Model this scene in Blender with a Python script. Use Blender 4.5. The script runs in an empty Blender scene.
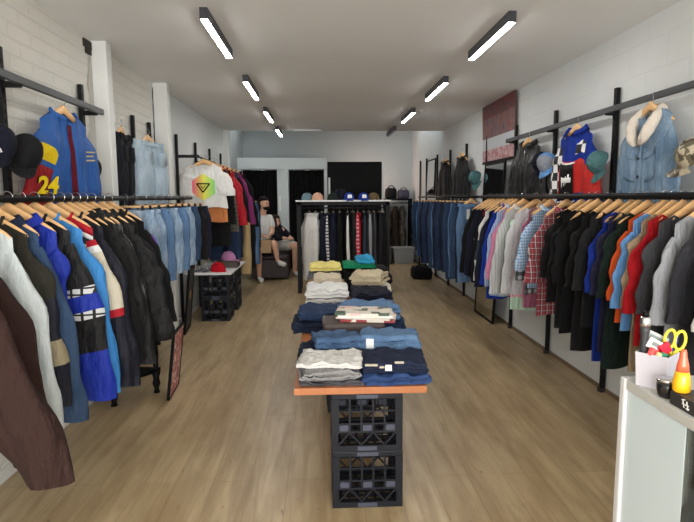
import bpy, math, random
from mathutils import Vector, Matrix
PI = math.pi
sc = bpy.context.scene
COL = sc.collection
R = random.Random(7)

# ------------------------------------------------------------------ camera
F_PX, W, H, EYE = 545.0, 694, 522, 1.46
def cam_basis(vpx=321.5, vpy=197.5, slope=0.0042):
    fw = Vector((vpx - W / 2, -(vpy - H / 2), -F_PX)).normalized()
    hx = Vector((1, slope, 0))
    hx = (hx - fw * hx.dot(fw)).normalized()
    return Matrix((hx, fw, hx.cross(fw)))
CAMROT = cam_basis()
cam_d = bpy.data.cameras.new('camera')
cam = bpy.data.objects.new('camera', cam_d)
COL.objects.link(cam)
cam_d.sensor_fit = 'HORIZONTAL'
cam_d.sensor_width = 36.0
cam_d.lens = F_PX / W * 36.0
cam_d.clip_start = 0.05
cam.matrix_world = Matrix.Translation((0, 0, EYE)) @ CAMROT.to_4x4()
sc.camera = cam
def at(px, py, Y):
    r = CAMROT @ Vector((px - W / 2, H / 2 - py, -F_PX))
    return Vector((0, 0, EYE)) + r * (Y / r.y)

# ------------------------------------------------------------------ materials
def lin(c):
    c = c / 255.0
    return c / 12.92 if c <= 0.04045 else ((c + 0.055) / 1.055) ** 2.4
def rgb(*c):
    return (lin(c[0]), lin(c[1]), lin(c[2]), 1.0)
MATS = {}
class NT:
    def __init__(s, name):
        s.m = bpy.data.materials.new(name)
        s.m.use_nodes = True
        s.t = s.m.node_tree
        s.b = s.t.nodes['Principled BSDF']
    def n(s, typ, **kw):
        nd = s.t.nodes.new(typ)
        for k, v in kw.items():
            if k.startswith('i_'):
                nd.inputs[k[2:].replace('_', ' ')].default_value = v
            else:
                setattr(nd, k, v)
        return nd
    def l(s, a, b):
        s.t.links.new(a, b)
    def math(s, op, a, b=None, c=None):
        nd = s.n('ShaderNodeMath', operation=op)
        for i, v in enumerate((a, b, c)):
            if v is None: continue
            if hasattr(v, 'is_linked') or hasattr(v, 'links'): s.l(v, nd.inputs[i])
            else: nd.inputs[i].default_value = v
        return nd.outputs[0]
    def mix(s, f, a, b):
        nd = s.n('ShaderNodeMix', data_type='RGBA')
        for i, v in ((0, f), (6, a), (7, b)):
            if hasattr(v, 'links'): s.l(v, nd.inputs[i])
            else: nd.inputs[i].default_value = v
        return nd.outputs[2]
    def bump(s, h, strength, dist=0.01):
        nd = s.n('ShaderNodeBump')
        nd.inputs['Strength'].default_value = strength
        nd.inputs['Distance'].default_value = dist
        s.l(h, nd.inputs['Height'])
        s.l(nd.outputs[0], s.b.inputs['Normal'])
def scale_c(c, k):
    return (min(1, c[0] * k), min(1, c[1] * k), min(1, c[2] * k), 1)

def dye(c):
    y = .2126 * c[0] + .7152 * c[1] + .0722 * c[2]
    k = .58 + .36 * min(1, y / .55)
    return (c[0] * k, c[1] * k, c[2] * k, 1)
def cloth(name, c, rough=0.9, var=0.18, wr=0.35, sheen=0.0, spec=0.25):
    if name in MATS: return MATS[name]
    c = dye(c); k = NT(name)
    tc = k.n('ShaderNodeTexCoord')
    n1 = k.n('ShaderNodeTexNoise', i_Scale=9.0, i_Detail=4.0)
    n2 = k.n('ShaderNodeTexNoise', i_Scale=220.0, i_Detail=2.0)
    k.l(tc.outputs['Object'], n1.inputs['Vector']); k.l(tc.outputs['Object'], n2.inputs['Vector'])
    f = k.math('ADD', k.math('MULTIPLY', n1.outputs[0], 0.5), k.math('MULTIPLY', n2.outputs[0], 0.5))
    col = k.mix(f, scale_c(c, 1 - var), scale_c(c, 1 + var))
    k.l(col, k.b.inputs['Base Color'])
    k.b.inputs['Roughness'].default_value = rough
    k.b.inputs['Specular IOR Level'].default_value = spec
    k.b.inputs['Sheen Weight'].default_value = sheen
    n3 = k.n('ShaderNodeTexNoise', i_Scale=14.0, i_Detail=3.0)
    mp = k.n('ShaderNodeMapping'); mp.inputs['Scale'].default_value = (1.6, 1.6, 0.6)
    k.l(tc.outputs['Object'], mp.inputs[0]); k.l(mp.outputs[0], n3.inputs['Vector'])
    k.bump(k.math('ADD', n3.outputs[0], k.math('MULTIPLY', n2.outputs[0], 0.04)), min(1, wr * 2), 0.035)
    MATS[name] = k.m
    return k.m
def denim(name, c, c2=None, fade=0.5):
    if name in MATS: return MATS[name]
    c = dye(c); c2 = c2 or (min(1, c[0] * 2.1 + .02), min(1, c[1] * 2.0 + .02), min(1, c[2] * 1.8 + .02), 1)
    k = NT(name)
    tc = k.n('ShaderNodeTexCoord')
    mp = k.n('ShaderNodeMapping'); mp.inputs['Scale'].default_value = (1, 1, 0.35)
    k.l(tc.outputs['Object'], mp.inputs[0])
    n1 = k.n('ShaderNodeTexNoise', i_Scale=11.0, i_Detail=5.0, i_Roughness=0.65)
    n2 = k.n('ShaderNodeTexNoise', i_Scale=160.0, i_Detail=2.0)
    k.l(mp.outputs[0], n1.inputs['Vector']); k.l(mp.outputs[0], n2.inputs['Vector'])
    rp = k.n('ShaderNodeMapRange'); rp.inputs[1].default_value = 0.38; rp.inputs[2].default_value = 0.72
    k.l(n1.outputs[0], rp.inputs[0])
    f = k.math('ADD', k.math('MULTIPLY', rp.outputs[0], fade), k.math('MULTIPLY', k.math('SUBTRACT', n2.outputs[0], 0.5), 0.5))
    f = k.math('MAXIMUM', f, 0.0)
    k.l(k.mix(f, c, c2), k.b.inputs['Base Color'])
    k.b.inputs['Roughness'].default_value = 0.9
    k.b.inputs['Specular IOR Level'].default_value = 0.2
    k.bump(k.math('ADD', n1.outputs[0], k.math('MULTIPLY', n2.outputs[0], 0.06)), 0.7, 0.03)
    MATS[name] = k.m
    return k.m
def plaid(name, base, bands):
    """bands: (axis, period, width, offset, colour, strength)"""
    if name in MATS: return MATS[name]
    k = NT(name)
    tc = k.n('ShaderNodeTexCoord'); sp = k.n('ShaderNodeSeparateXYZ')
    k.l(tc.outputs['Object'], sp.inputs[0])
    col = base
    for ax, per, w, off, c, st in bands:
        v = k.math('FRACT', k.math('DIVIDE', k.math('ADD', sp.outputs[ax], 5 + off), per))
        m = k.math('MULTIPLY', k.math('LESS_THAN', v, w / per), st)
        col = k.mix(m, col, c)
    nz = k.n('ShaderNodeTexNoise', i_Scale=180.0); k.l(tc.outputs['Object'], nz.inputs['Vector'])
    nw = k.n('ShaderNodeTexNoise', i_Scale=14.0); k.l(tc.outputs['Object'], nw.inputs['Vector'])
    k.l(k.mix(k.math('ADD', .12, k.math('MULTIPLY', nz.outputs[0], 0.25)), col, (0.05, 0.05, 0.05, 1)), k.b.inputs['Base Color'])
    k.b.inputs['Roughness'].default_value = 0.9
    k.bump(nw.outputs[0], 0.3, 0.02)
    MATS[name] = k.m
    return k.m
def plain(name, c, rough=0.5, metal=0.0, var=0.08, scale=30.0, bump=0.05, spec=0.5, coat=0.0):
    if name in MATS: return MATS[name]
    k = NT(name)
    tc = k.n('ShaderNodeTexCoord')
    n1 = k.n('ShaderNodeTexNoise', i_Scale=scale, i_Detail=3.0)
    k.l(tc.outputs['Object'], n1.inputs['Vector'])
    k.l(k.mix(n1.outputs[0], scale_c(c, 1 - var), scale_c(c, 1 + var)), k.b.inputs['Base Color'])
    k.b.inputs['Roughness'].default_value = rough
    k.b.inputs['Metallic'].default_value = metal
    k.b.inputs['Specular IOR Level'].default_value = spec
    k.b.inputs['Coat Weight'].default_value = coat
    if bump: k.bump(n1.outputs[0], bump, 0.005)
    MATS[name] = k.m
    return k.m
def woodgrain(name, c, c2, sc3=(40, 4, 40), rough=0.5):
    if name in MATS: return MATS[name]
    k = NT(name)
    tc = k.n('ShaderNodeTexCoord'); mp = k.n('ShaderNodeMapping'); mp.inputs['Scale'].default_value = sc3
    k.l(tc.outputs['Object'], mp.inputs[0])
    n1 = k.n('ShaderNodeTexNoise', i_Scale=1.0, i_Detail=4.0); k.l(mp.outputs[0], n1.inputs['Vector'])
    k.l(k.mix(n1.outputs[0], c, c2), k.b.inputs['Base Color'])
    k.b.inputs['Roughness'].default_value = rough
    k.bump(n1.outputs[0], 0.08, 0.003)
    MATS[name] = k.m
    return k.m
def emit(name, c, s):
    if name in MATS: return MATS[name]
    k = NT(name)
    nz = k.n('ShaderNodeTexNoise', i_Scale=6.0)
    k.l(k.mix(nz.outputs[0], c, scale_c(c, 0.97)), k.b.inputs['Emission Color'])
    k.b.inputs['Base Color'].default_value = c
    k.b.inputs['Emission Strength'].default_value = s
    MATS[name] = k.m
    return k.m
def wall_mat(name, c, brick=(0.40, 0.19), strength=0.35, cracks=0.25):
    """painted block wall: the courses run along world Y and Z"""
    k = NT(name)
    g = k.n('ShaderNodeNewGeometry'); sp = k.n('ShaderNodeSeparateXYZ'); k.l(g.outputs['Position'], sp.inputs[0])
    cb = k.n('ShaderNodeCombineXYZ'); k.l(sp.outputs[1], cb.inputs[0]); k.l(sp.outputs[2], cb.inputs[1])
    br = k.n('ShaderNodeTexBrick', i_Scale=1.0)
    br.inputs['Brick Width'].default_value = brick[0]; br.inputs['Row Height'].default_value = brick[1]
    br.inputs['Mortar Size'].default_value = 0.008; br.inputs['Mortar Smooth'].default_value = 0.6
    k.l(cb.outputs[0], br.inputs['Vector'])
    n1 = k.n('ShaderNodeTexNoise', i_Scale=1.7, i_Detail=6.0, i_Roughness=0.6); k.l(g.outputs['Position'], n1.inputs['Vector'])
    n2 = k.n('ShaderNodeTexNoise', i_Scale=35.0, i_Detail=4.0); k.l(g.outputs['Position'], n2.inputs['Vector'])
    vo = k.n('ShaderNodeTexNoise', i_Scale=5.0, i_Detail=8.0, i_Roughness=0.8); k.l(cb.outputs[0], vo.inputs['Vector'])
    peel = k.n('ShaderNodeMapRange'); peel.inputs[1].default_value = 0.63; peel.inputs[2].default_value = 0.70
    k.l(vo.outputs[0], peel.inputs[0])
    col = k.mix(n1.outputs[0], scale_c(c, 0.9), scale_c(c, 1.08))
    col = k.mix(k.math('MULTIPLY', br.outputs['Fac'], 0.05), col, scale_c(c, 0.6))
    col = k.mix(k.math('MULTIPLY', peel.outputs[0], cracks), col, scale_c(c, 0.55))
    k.l(col, k.b.inputs['Base Color'])
    k.b.inputs['Roughness'].default_value = 0.75
    h = k.math('SUBTRACT', k.math('ADD', k.math('MULTIPLY', n2.outputs[0], 0.35), k.math('MULTIPLY', n1.outputs[0], 0.6)), k.math('ADD', br.outputs['Fac'], k.math('MULTIPLY', peel.outputs[0], 0.6)))
    k.bump(h, strength, 0.01)
    return k.m
def floor_mat():
    k = NT('oak laminate planks')
    g = k.n('ShaderNodeNewGeometry'); sp = k.n('ShaderNodeSeparateXYZ'); k.l(g.outputs['Position'], sp.inputs[0])
    cb = k.n('ShaderNodeCombineXYZ'); k.l(sp.outputs[1], cb.inputs[0]); k.l(sp.outputs[0], cb.inputs[1])
    br = k.n('ShaderNodeTexBrick', i_Scale=1.0, offset=0.37)
    br.inputs['Brick Width'].default_value = 1.35; br.inputs['Row Height'].default_value = 0.19
    br.inputs['Mortar Size'].default_value = 0.0018; br.inputs['Bias'].default_value = 0.0
    br.inputs['Color1'].default_value = rgb(190, 170, 132); br.inputs['Color2'].default_value = rgb(208, 188, 150)
    br.inputs['Mortar'].default_value = rgb(146, 122, 92)
    k.l(cb.outputs[0], br.inputs['Vector'])
    mp = k.n('ShaderNodeMapping'); mp.inputs['Scale'].default_value = (1.3, 16, 1); k.l(cb.outputs[0], mp.inputs[0])
    n1 = k.n('ShaderNodeTexNoise', i_Scale=1.0, i_Detail=6.0, i_Roughness=0.6, i_Distortion=0.6); k.l(mp.outputs[0], n1.inputs['Vector'])
    mp2 = k.n('ShaderNodeMapping'); mp2.inputs['Scale'].default_value = (6, 90, 1); k.l(cb.outputs[0], mp2.inputs[0])
    n2 = k.n('ShaderNodeTexNoise', i_Scale=1.0, i_Detail=3.0); k.l(mp2.outputs[0], n2.inputs['Vector'])
    mp3 = k.n('ShaderNodeMapping'); mp3.inputs['Scale'].default_value = (3.0, 7.0, 1); k.l(cb.outputs[0], mp3.inputs[0])
    n3 = k.n('ShaderNodeTexNoise', i_Scale=1.0, i_Detail=5.0, i_Roughness=0.7); k.l(mp3.outputs[0], n3.inputs['Vector'])
    kn = k.n('ShaderNodeMapRange'); kn.inputs[1].default_value = 0.60; kn.inputs[2].default_value = 0.80; k.l(n3.outputs[0], kn.inputs[0])
    col = k.mix(k.math('MULTIPLY', k.math('POWER', n1.outputs[0], 1.6), 1.5), br.outputs['Color'], rgb(124, 98, 66))
    col = k.mix(k.math('MULTIPLY', n2.outputs[0], 0.35), col, rgb(204, 182, 146))
    n4 = k.n('ShaderNodeTexNoise', i_Scale=1.0, i_Detail=4.0, i_Roughness=0.6); mp4 = k.n('ShaderNodeMapping'); mp4.inputs['Scale'].default_value = (1.6, 5.0, 1); k.l(cb.outputs[0], mp4.inputs[0]); k.l(mp4.outputs[0], n4.inputs['Vector'])
    bl = k.n('ShaderNodeMapRange'); bl.inputs[1].default_value = 0.40; bl.inputs[2].default_value = 0.66; k.l(n4.outputs[0], bl.inputs[0])
    col = k.mix(k.math('MULTIPLY', bl.outputs[0], 0.42), col, rgb(128, 102, 68))
    n5 = k.n('ShaderNodeTexNoise', i_Scale=1.0, i_Detail=2.0); mp5 = k.n('ShaderNodeMapping'); mp5.inputs['Scale'].default_value = (9, 22, 1); k.l(cb.outputs[0], mp5.inputs[0]); k.l(mp5.outputs[0], n5.inputs['Vector'])
    k5 = k.n('ShaderNodeMapRange'); k5.inputs[1].default_value = 0.70; k5.inputs[2].default_value = 0.78; k.l(n5.outputs[0], k5.inputs[0])
    col = k.mix(k.math('MULTIPLY', k5.outputs[0], 0.6), col, rgb(78, 58, 36))
    col = k.mix(k.math('MULTIPLY', kn.outputs[0], 0.4), col, rgb(104, 80, 52))
    k.l(col, k.b.inputs['Base Color'])
    r = k.n('ShaderNodeMapRange'); r.inputs[3].default_value = 0.26; r.inputs[4].default_value = 0.42
    k.l(n1.outputs[0], r.inputs[0]); k.l(r.outputs[0], k.b.inputs['Roughness'])
    k.b.inputs['Specular IOR Level'].default_value = 0.4
    k.bump(k.math('SUBTRACT', k.math('MULTIPLY', n2.outputs[0], 0.3), br.outputs['Fac']), 0.15, 0.003)
    return k.m

BLACKMETAL = plain('black steel', rgb(15, 15, 17), 0.5, 0.0, spec=0.2)
GREYMETAL = plain('grey steel rail', rgb(52, 54, 57), 0.4, 0.3)
CHROME = plain('chrome', rgb(205, 205, 208), 0.2, 1.0)
HWOOD = woodgrain('hanger wood', rgb(214, 164, 108), rgb(232, 190, 138), (8, 60, 60), 0.4)
WHITEP = plain('white paint', rgb(226, 228, 228), 0.6)
BLACKP = plain('black paint', rgb(9, 9, 10), 0.6, spec=.15)
RUBBER = plain('dark plastic', rgb(22, 24, 31), 0.45, spec=.25)
BLK = cloth('black cotton', rgb(27, 27, 29))
TAGP = plain('white paper', rgb(238, 238, 236), 0.8)

# ------------------------------------------------------------------ mesh builder
class MB:
    def __init__(s):
        s.v, s.f, s.mi = [], [], []
    def add(s, vs, fs, m=0):
        o = len(s.v); s.v += [tuple(p) for p in vs]
        for f in fs:
            s.f.append(tuple(i + o for i in f)); s.mi.append(m)
        return s
    def box(s, x0, x1, y0, y1, z0, z1, m=0):
        return s.add([(x0, y0, z0), (x1, y0, z0), (x1, y1, z0), (x0, y1, z0), (x0, y0, z1), (x1, y0, z1), (x1, y1, z1), (x0, y1, z1)],
                     [(0, 3, 2, 1), (4, 5, 6, 7), (0, 1, 5, 4), (1, 2, 6, 5), (2, 3, 7, 6), (3, 0, 4, 7)], m)
    def bar(s, a, b, w, h=None, m=0):
        """square bar from a to b"""
        a, b = Vector(a), Vector(b); d = (b - a).normalized(); h = h or w
        up = Vector((0, 0, 1)) if abs(d.z) < 0.95 else Vector((0, 1, 0))
        x = d.cross(up).normalized() * w / 2; y = d.cross(x).normalized() * h / 2
        vs = [a - x - y, a + x - y, a + x + y, a - x + y, b - x - y, b + x - y, b + x + y, b - x + y]
        return s.add(vs, [(0, 3, 2, 1), (4, 5, 6, 7), (0, 1, 5, 4), (1, 2, 6, 5), (2, 3, 7, 6), (3, 0, 4, 7)], m)
    def tube(s, pts, r, n=8, m=0, cap=True, flat=None):
        """r: one radius or a list; flat=(ax, ay) squashes"""
        pts = [Vector(p) for p in pts]; rs = r if isinstance(r, (list, tuple)) else [r] * len(pts)
        o = len(s.v); prev = None
        for i, p in enumerate(pts):
            t = (pts[min(i + 1, len(pts) - 1)] - pts[max(i - 1, 0)]).normalized()
            if prev is None:
                a = Vector((0, 1, 0)) if abs(t.y) < 0.9 else Vector((1, 0, 0))
            else: a = prev
            nrm = (a - t * a.dot(t)).normalized(); prev = nrm; bi = t.cross(nrm)
            for j in range(n):
                q = 2 * PI * j / n
                s.v.append(tuple(p + (nrm * math.cos(q) + bi * math.sin(q)) * rs[i]))
        for i in range(len(pts) - 1):
            for j in range(n):
                a, b = o + i * n + j, o + i * n + (j + 1) % n
                s.f.append((a, b, b + n, a + n)); s.mi.append(m)
        if cap:
            s.f.append(tuple(o + j for j in range(n))[::-1]); s.mi.append(m)
            s.f.append(tuple(o + (len(pts) - 1) * n + j for j in range(n))); s.mi.append(m)
        return s
    def lathe(s, prof, n=20, m=0, c=(0, 0, 0), cap=True):
        o = len(s.v)
        for (r, z) in prof:
            for j in range(n):
                q = 2 * PI * j / n
                s.v.append((c[0] + r * math.cos(q), c[1] + r * math.sin(q), c[2] + z))
        for i in range(len(prof) - 1):
            for j in range(n):
                a, b = o + i * n + j, o + i * n + (j + 1) % n
                s.f.append((a, b, b + n, a + n)); s.mi.append(m)
        if cap:
            s.f.append(tuple(o + j for j in range(n))[::-1]); s.mi.append(m)
            s.f.append(tuple(o + (len(prof) - 1) * n + j for j in range(n))); s.mi.append(m)
        return s
    def grid(s, rows, m=0, closed=False, mf=None):
        """rows of equal length vertex lists"""
        o = len(s.v); n = len(rows[0])
        for r in rows: s.v += [tuple(p) for p in r]
        for i in range(len(rows) - 1):
            for j in range(n if closed else n - 1):
                a, b = o + i * n + j, o + i * n + (j + 1) % n
                s.f.append((a, b, b + n, a + n)); s.mi.append(mf(i, j) if mf else m)
        return s
    def xf(s, M):
        s.v = [tuple(M @ Vector(p)) for p in s.v]
        return s
    def build(s, name, mats, parent=None, smooth=True, bevel=0.0, sub=0):
        me = bpy.data.meshes.new(name)
        me.from_pydata(s.v, [], s.f)
        mats = mats if isinstance(mats, (list, tuple)) else [mats]
        for m in mats: me.materials.append(m)
        me.polygons.foreach_set('material_index', s.mi)
        if smooth: me.polygons.foreach_set('use_smooth', [True] * len(me.polygons))
        me.update()
        o = bpy.data.objects.new(name, me); COL.objects.link(o)
        if parent: o.parent = parent
        if bevel:
            b = o.modifiers.new('bevel', 'BEVEL'); b.width = bevel; b.segments = 2; b.limit_method = 'ANGLE'
        if sub:
            q = o.modifiers.new('sub', 'SUBSURF'); q.levels = sub; q.render_levels = sub
        return o
def thing(name, label, cat, loc=(0, 0, 0), rz=0.0, group=None, rx=0.0, ry=0.0):
    o = bpy.data.objects.new(name, None); COL.objects.link(o)
    o.empty_display_size = 0.05
    o.location = loc; o.rotation_euler = (rx, ry, rz); o['label'] = label; o['category'] = cat
    if group: o['group'] = group
    return o
def tag(o, label, cat, group=None):
    o['label'] = label; o['category'] = cat
    if group: o['group'] = group
    return o
def struct(o):
    o['kind'] = 'structure'; return o
def dup(root, loc, rz, label, group=None):
    r = root.copy(); COL.objects.link(r); r.location = loc; r.rotation_euler = (root.rotation_euler[0], root.rotation_euler[1], rz)
    r['label'] = label
    if group: r['group'] = group
    for ch in list(root.children):
        c = ch.copy(); COL.objects.link(c); c.parent = r
        for g in list(ch.children):
            d = g.copy(); COL.objects.link(d); d.parent = c
    return r
def smooth(a, b, x):
    t = max(0.0, min(1.0, (x - a) / (b - a))); return t * t * (3 - 2 * t)

# ------------------------------------------------------------------ garments
# local frame of everything that hangs: origin on the rail, x across the shoulders, -y the front, z up
class Cloth:
    def __init__(s, ws, wh, L, th, nw, slope, scoop, seed, fold=1.0, puff=0, top=-0.095):
        s.ws, s.wh, s.L, s.th, s.nw, s.slope, s.scoop, s.puff, s.top = ws, wh, L, th, nw, slope, scoop, puff, top
        r = random.Random(seed); s.r = r
        s.waves = [(r.uniform(3, 6), r.uniform(0, 6.28), r.uniform(-2, 2), r.uniform(.35, .6)), (r.uniform(7, 11), r.uniform(0, 6.28), r.uniform(-2, 2), r.uniform(.2, .4)),
                   (r.uniform(14, 18), r.uniform(0, 6.28), r.uniform(-3, 3), r.uniform(.08, .16))]
        s.fold = fold; s.sway = r.uniform(-.02, .02); s.hemw = (r.uniform(0, 6.28), r.uniform(.006, .016))
    def ztop(s, x, front):
        a = abs(x)
        if a < s.nw:
            return s.top - (s.scoop if front else s.scoop * 0.25) * math.sqrt(max(0, 1 - (a / s.nw) ** 2))
        return s.top - (a - s.nw) * s.slope
    def pt(s, u, t, front, off=0.0):
        xt = u * s.ws
        w = s.ws + (s.wh - s.ws) * smooth(0, 1, t)
        x = u * w + s.sway * t * t
        zb = -s.L + s.hemw[1] * math.sin(3.2 * u + s.hemw[0])
        z = s.ztop(xt, front) * (1 - t) + zb * t
        prof = math.sqrt(max(0.0, 1 - abs(u) ** 3))
        h = s.th * (0.22 + 0.78 * smooth(0, .35, t)) * prof
        if abs(xt) < s.nw: h += 0.026 * (1 - t) ** 4 * math.sqrt(max(0, 1 - (xt / s.nw) ** 2))
        fl = sum(a * math.sin(k * u + p + q * t) for k, p, q, a in s.waves) * 0.017 * s.fold * (0.25 + t) * prof
        if s.puff: h += 0.016 * prof * (abs(math.sin(PI * (z / s.puff))) - .5)
        y = (-1 if front else 1) * (h + off) + fl
        return (x, y, z)
    def body(s, nx=24, nt=16, mf=None):
        if s.puff: nt = 44
        m = MB()
        U = [math.sin(PI / 2 * (-1 + 2 * i / nx)) for i in range(nx + 1)]
        for fr in (True, False):
            rows = [[s.pt(u, j / nt, fr) for u in (U if fr else U[::-1])] for j in range(nt + 1)]
            g = (lambda i, j, fr=fr: mf((U if fr else U[::-1])[j], i / nt, fr)) if mf else None
            m.grid(rows, 0, mf=g)
        # hem
        fr_ = [s.pt(u, 1, True) for u in U]; bk = [s.pt(u, 1, False) for u in U]
        m.grid([[(a[0], a[1] * .95, a[2] + .004) for a in fr_], [(a[0], a[1] * .95, a[2] + .004) for a in bk]], (mf(0, .99, True) if mf else 0))
        return m
    def patch(s, u0, u1, t0, t1, off=0.004, front=True, nu=6, nt=6, shape=None):
        m = MB(); rows = []
        for j in range(nt + 1):
            t = t0 + (t1 - t0) * j / nt; rows.append([s.pt(u0 + (u1 - u0) * i / nu, t, front, off) for i in range(nu + 1)])
        edge0 = [s.pt(u0 + (u1 - u0) * i / nu, t0, front, 0) for i in range(nu + 1)]
        edge1 = [s.pt(u0 + (u1 - u0) * i / nu, t1, front, 0) for i in range(nu + 1)]
        m.grid([edge0] + rows + [edge1])
        return m
    def sleeve(s, side, length, r0, r1, flare=0.1, thick=0.6, mf=None, bend=0.0, drop=0.02, n=18, k=20, swing=0.0):
        """tube hanging from the shoulder; flare: how far the end stands out from the shoulder"""
        if s.puff: k = 34
        r = s.r
        sx = s.ws - r0 * 0.45; sz = s.ztop(s.ws, True) - drop - r0 * 0.45
        m = MB(); rows = []; ph = r.uniform(0, 6.28); p4_ = r.uniform(0, 6.28)
        for i in range(k + 1):
            t = i / k
            x = sx + flare * (1 - (1 - t) ** 1.35) + bend * math.sin(PI * t)
            z = sz - length * (t ** 1.08)
            y = swing * t * t
            e = 1e-3
            dx = flare * 1.35 * (1 - t + e) ** .35 + bend * PI * math.cos(PI * t); dz = -length
            d = math.hypot(dx, dz); tx, tz = dx / d, dz / d
            nx_, nz_ = -tz, tx
            a = r0 + (r1 - r0) * t
            b = a * .82 * (thick + .08 * math.sin(7 * t + ph)) * (0.65 + .35 * smooth(0, .2, t))
            a *= .5 + .5 * smooth(-.04, .26, t); b *= .45 + .55 * smooth(-.02, .2, t)
            if s.puff: a *= 1 + .10 * (abs(math.sin(PI * length * t / s.puff)) - .5); b *= 1 + .2 * (abs(math.sin(PI * length * t / s.puff)) - .5)
            wr = 1 + .07 * math.sin(13 * t + ph) * s.fold * (.4 + t) + .035 * math.sin(27 * t + p4_)
            row = []
            for j in range(n):
                q = 2 * PI * j / n
                c_, s_ = math.cos(q), math.sin(q)
                w2 = wr + .07 * s.fold * math.sin(3 * q + 9 * t + ph) + .045 * math.sin(5 * q - 14 * t + p4_)
                row.append((side * (x + nx_ * a * c_ * w2), y + b * s_ * w2, z + nz_ * a * c_ * w2))
            rows.append(row[::-1] if side > 0 else row)
        m.grid(rows, 0, closed=True, mf=(lambda i, j: mf(i / k, j / n)) if mf else None)
        c0 = [sum(p[a] for p in rows[-1]) / n for a in range(3)]
        inner = [tuple(p[a] * .8 + c0[a] * .2 + (0.012 if a == 2 else 0) for a in range(3)) for p in rows[-1]]
        m.grid([rows[-1], inner], (mf(1, 0) if mf else 0), closed=True)
        o = len(m.v); m.v += [tuple(p) for p in inner]; m.f.append(tuple(range(o, o + n))); m.mi.append(mf(1, 0) if mf else 0)
        return m, rows
    def collar(s, h=0.05, flare=0.02, gap=0.5, fold=False, back=0.0):
        """band round the neck; gap = half opening angle at the front"""
        m = MB(); n = 22; rows = [[], [], [], []]
        for i in range(n + 1):
            q = -PI / 2 + gap + (2 * PI - 2 * gap) * i / n
            fx, fy = math.cos(q), math.sin(q)
            x0 = s.nw * fx * .98; fr = fy < 0
            y0 = fy * (.05 if fr else .045)
            z0 = s.ztop(x0, fr) - .004
            hh = h * (1 if not fr else .8)
            if fold:
                pr = [(1.0, 0), (1.02, hh), (1.12, hh * 1.02), (1.38, hh * .05)]
            else:
                pr = [(1.0, 0), (1.05, hh * .5), (1.0 + flare * 8, hh), (.9 + flare * 8, hh * .93)]
            for rw, (kk, dz) in zip(rows, pr): rw.append((x0 * kk, y0 * kk, z0 + dz))
        m.grid(rows)
        return m
HANGER = None
def hanger_proto():
    t = thing('clothes_hanger', 'x', 'hanger')
    m = MB(); n = 26; prof = 8; rows = []
    for i in range(n + 1):
        x = -.2 + .4 * i / n; a = abs(x)
        zc = -.052 - a * .50 - .1 * max(0, a - .16) - .01 * (1 - math.cos(min(1, a / .04) * PI)) * 0
        yc = .10 * a * a * 4 * .3
        hh = .029 - .085 * a if a < .198 else .006
        rows.append([(x, yc + .008 * math.cos(2 * PI * j / prof), zc + hh * math.sin(2 * PI * j / prof)) for j in range(prof)])
    m.grid(rows, closed=True)
    for e in (0, -1):
        o = len(m.v); m.v += rows[e]; m.f.append(tuple(range(o, o + prof)) if e else tuple(range(o, o + prof))[::-1]); m.mi.append(0)
    m.build('bar', HWOOD, t)
    h = MB(); pts = [(0, 0, -.07), (0, 0, -.048)]
    for i in range(11):
        q = -PI / 2 + i / 10 * PI * 1.35
        pts.append((.024 * math.cos(q), 0, -.005 + .024 * math.sin(q)))
    h.tube(pts, .0019, 6); h.build('hook', CHROME, t)
    return t
def clip_hanger_proto():
    t = thing('clip_hanger', 'x', 'hanger')
    MB().tube([(-.17, 0, -.07), (.17, 0, -.07)], .006, 8).build('bar', HWOOD, t)
    h = MB(); pts = [(0, 0, -.07), (0, 0, -.045)]
    for i in range(11):
        q = -PI / 2 + i / 10 * PI * 1.35
        pts.append((.022 * math.cos(q), 0, -.005 + .022 * math.sin(q)))
    h.tube(pts, .0019, 6); h.build('hook', CHROME, t)
    for s in (-1, 1):
        MB().box(s * .13 - .010, s * .13 + .010, -.008, .008, -.100, -.062).build('clip', GREYMETAL, t, smooth=False)
    return t
used_h = {}
def hang_on(kind, loc, rz, label, group):
    if kind not in used_h:
        t = hanger_proto() if kind == 'wood' else clip_hanger_proto()
        used_h[kind] = t
        t.location = loc; t.rotation_euler = (0, 0, rz); t['label'] = label; t['group'] = group
        return t
    return dup(used_h[kind], loc, rz, label, group)

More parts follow.
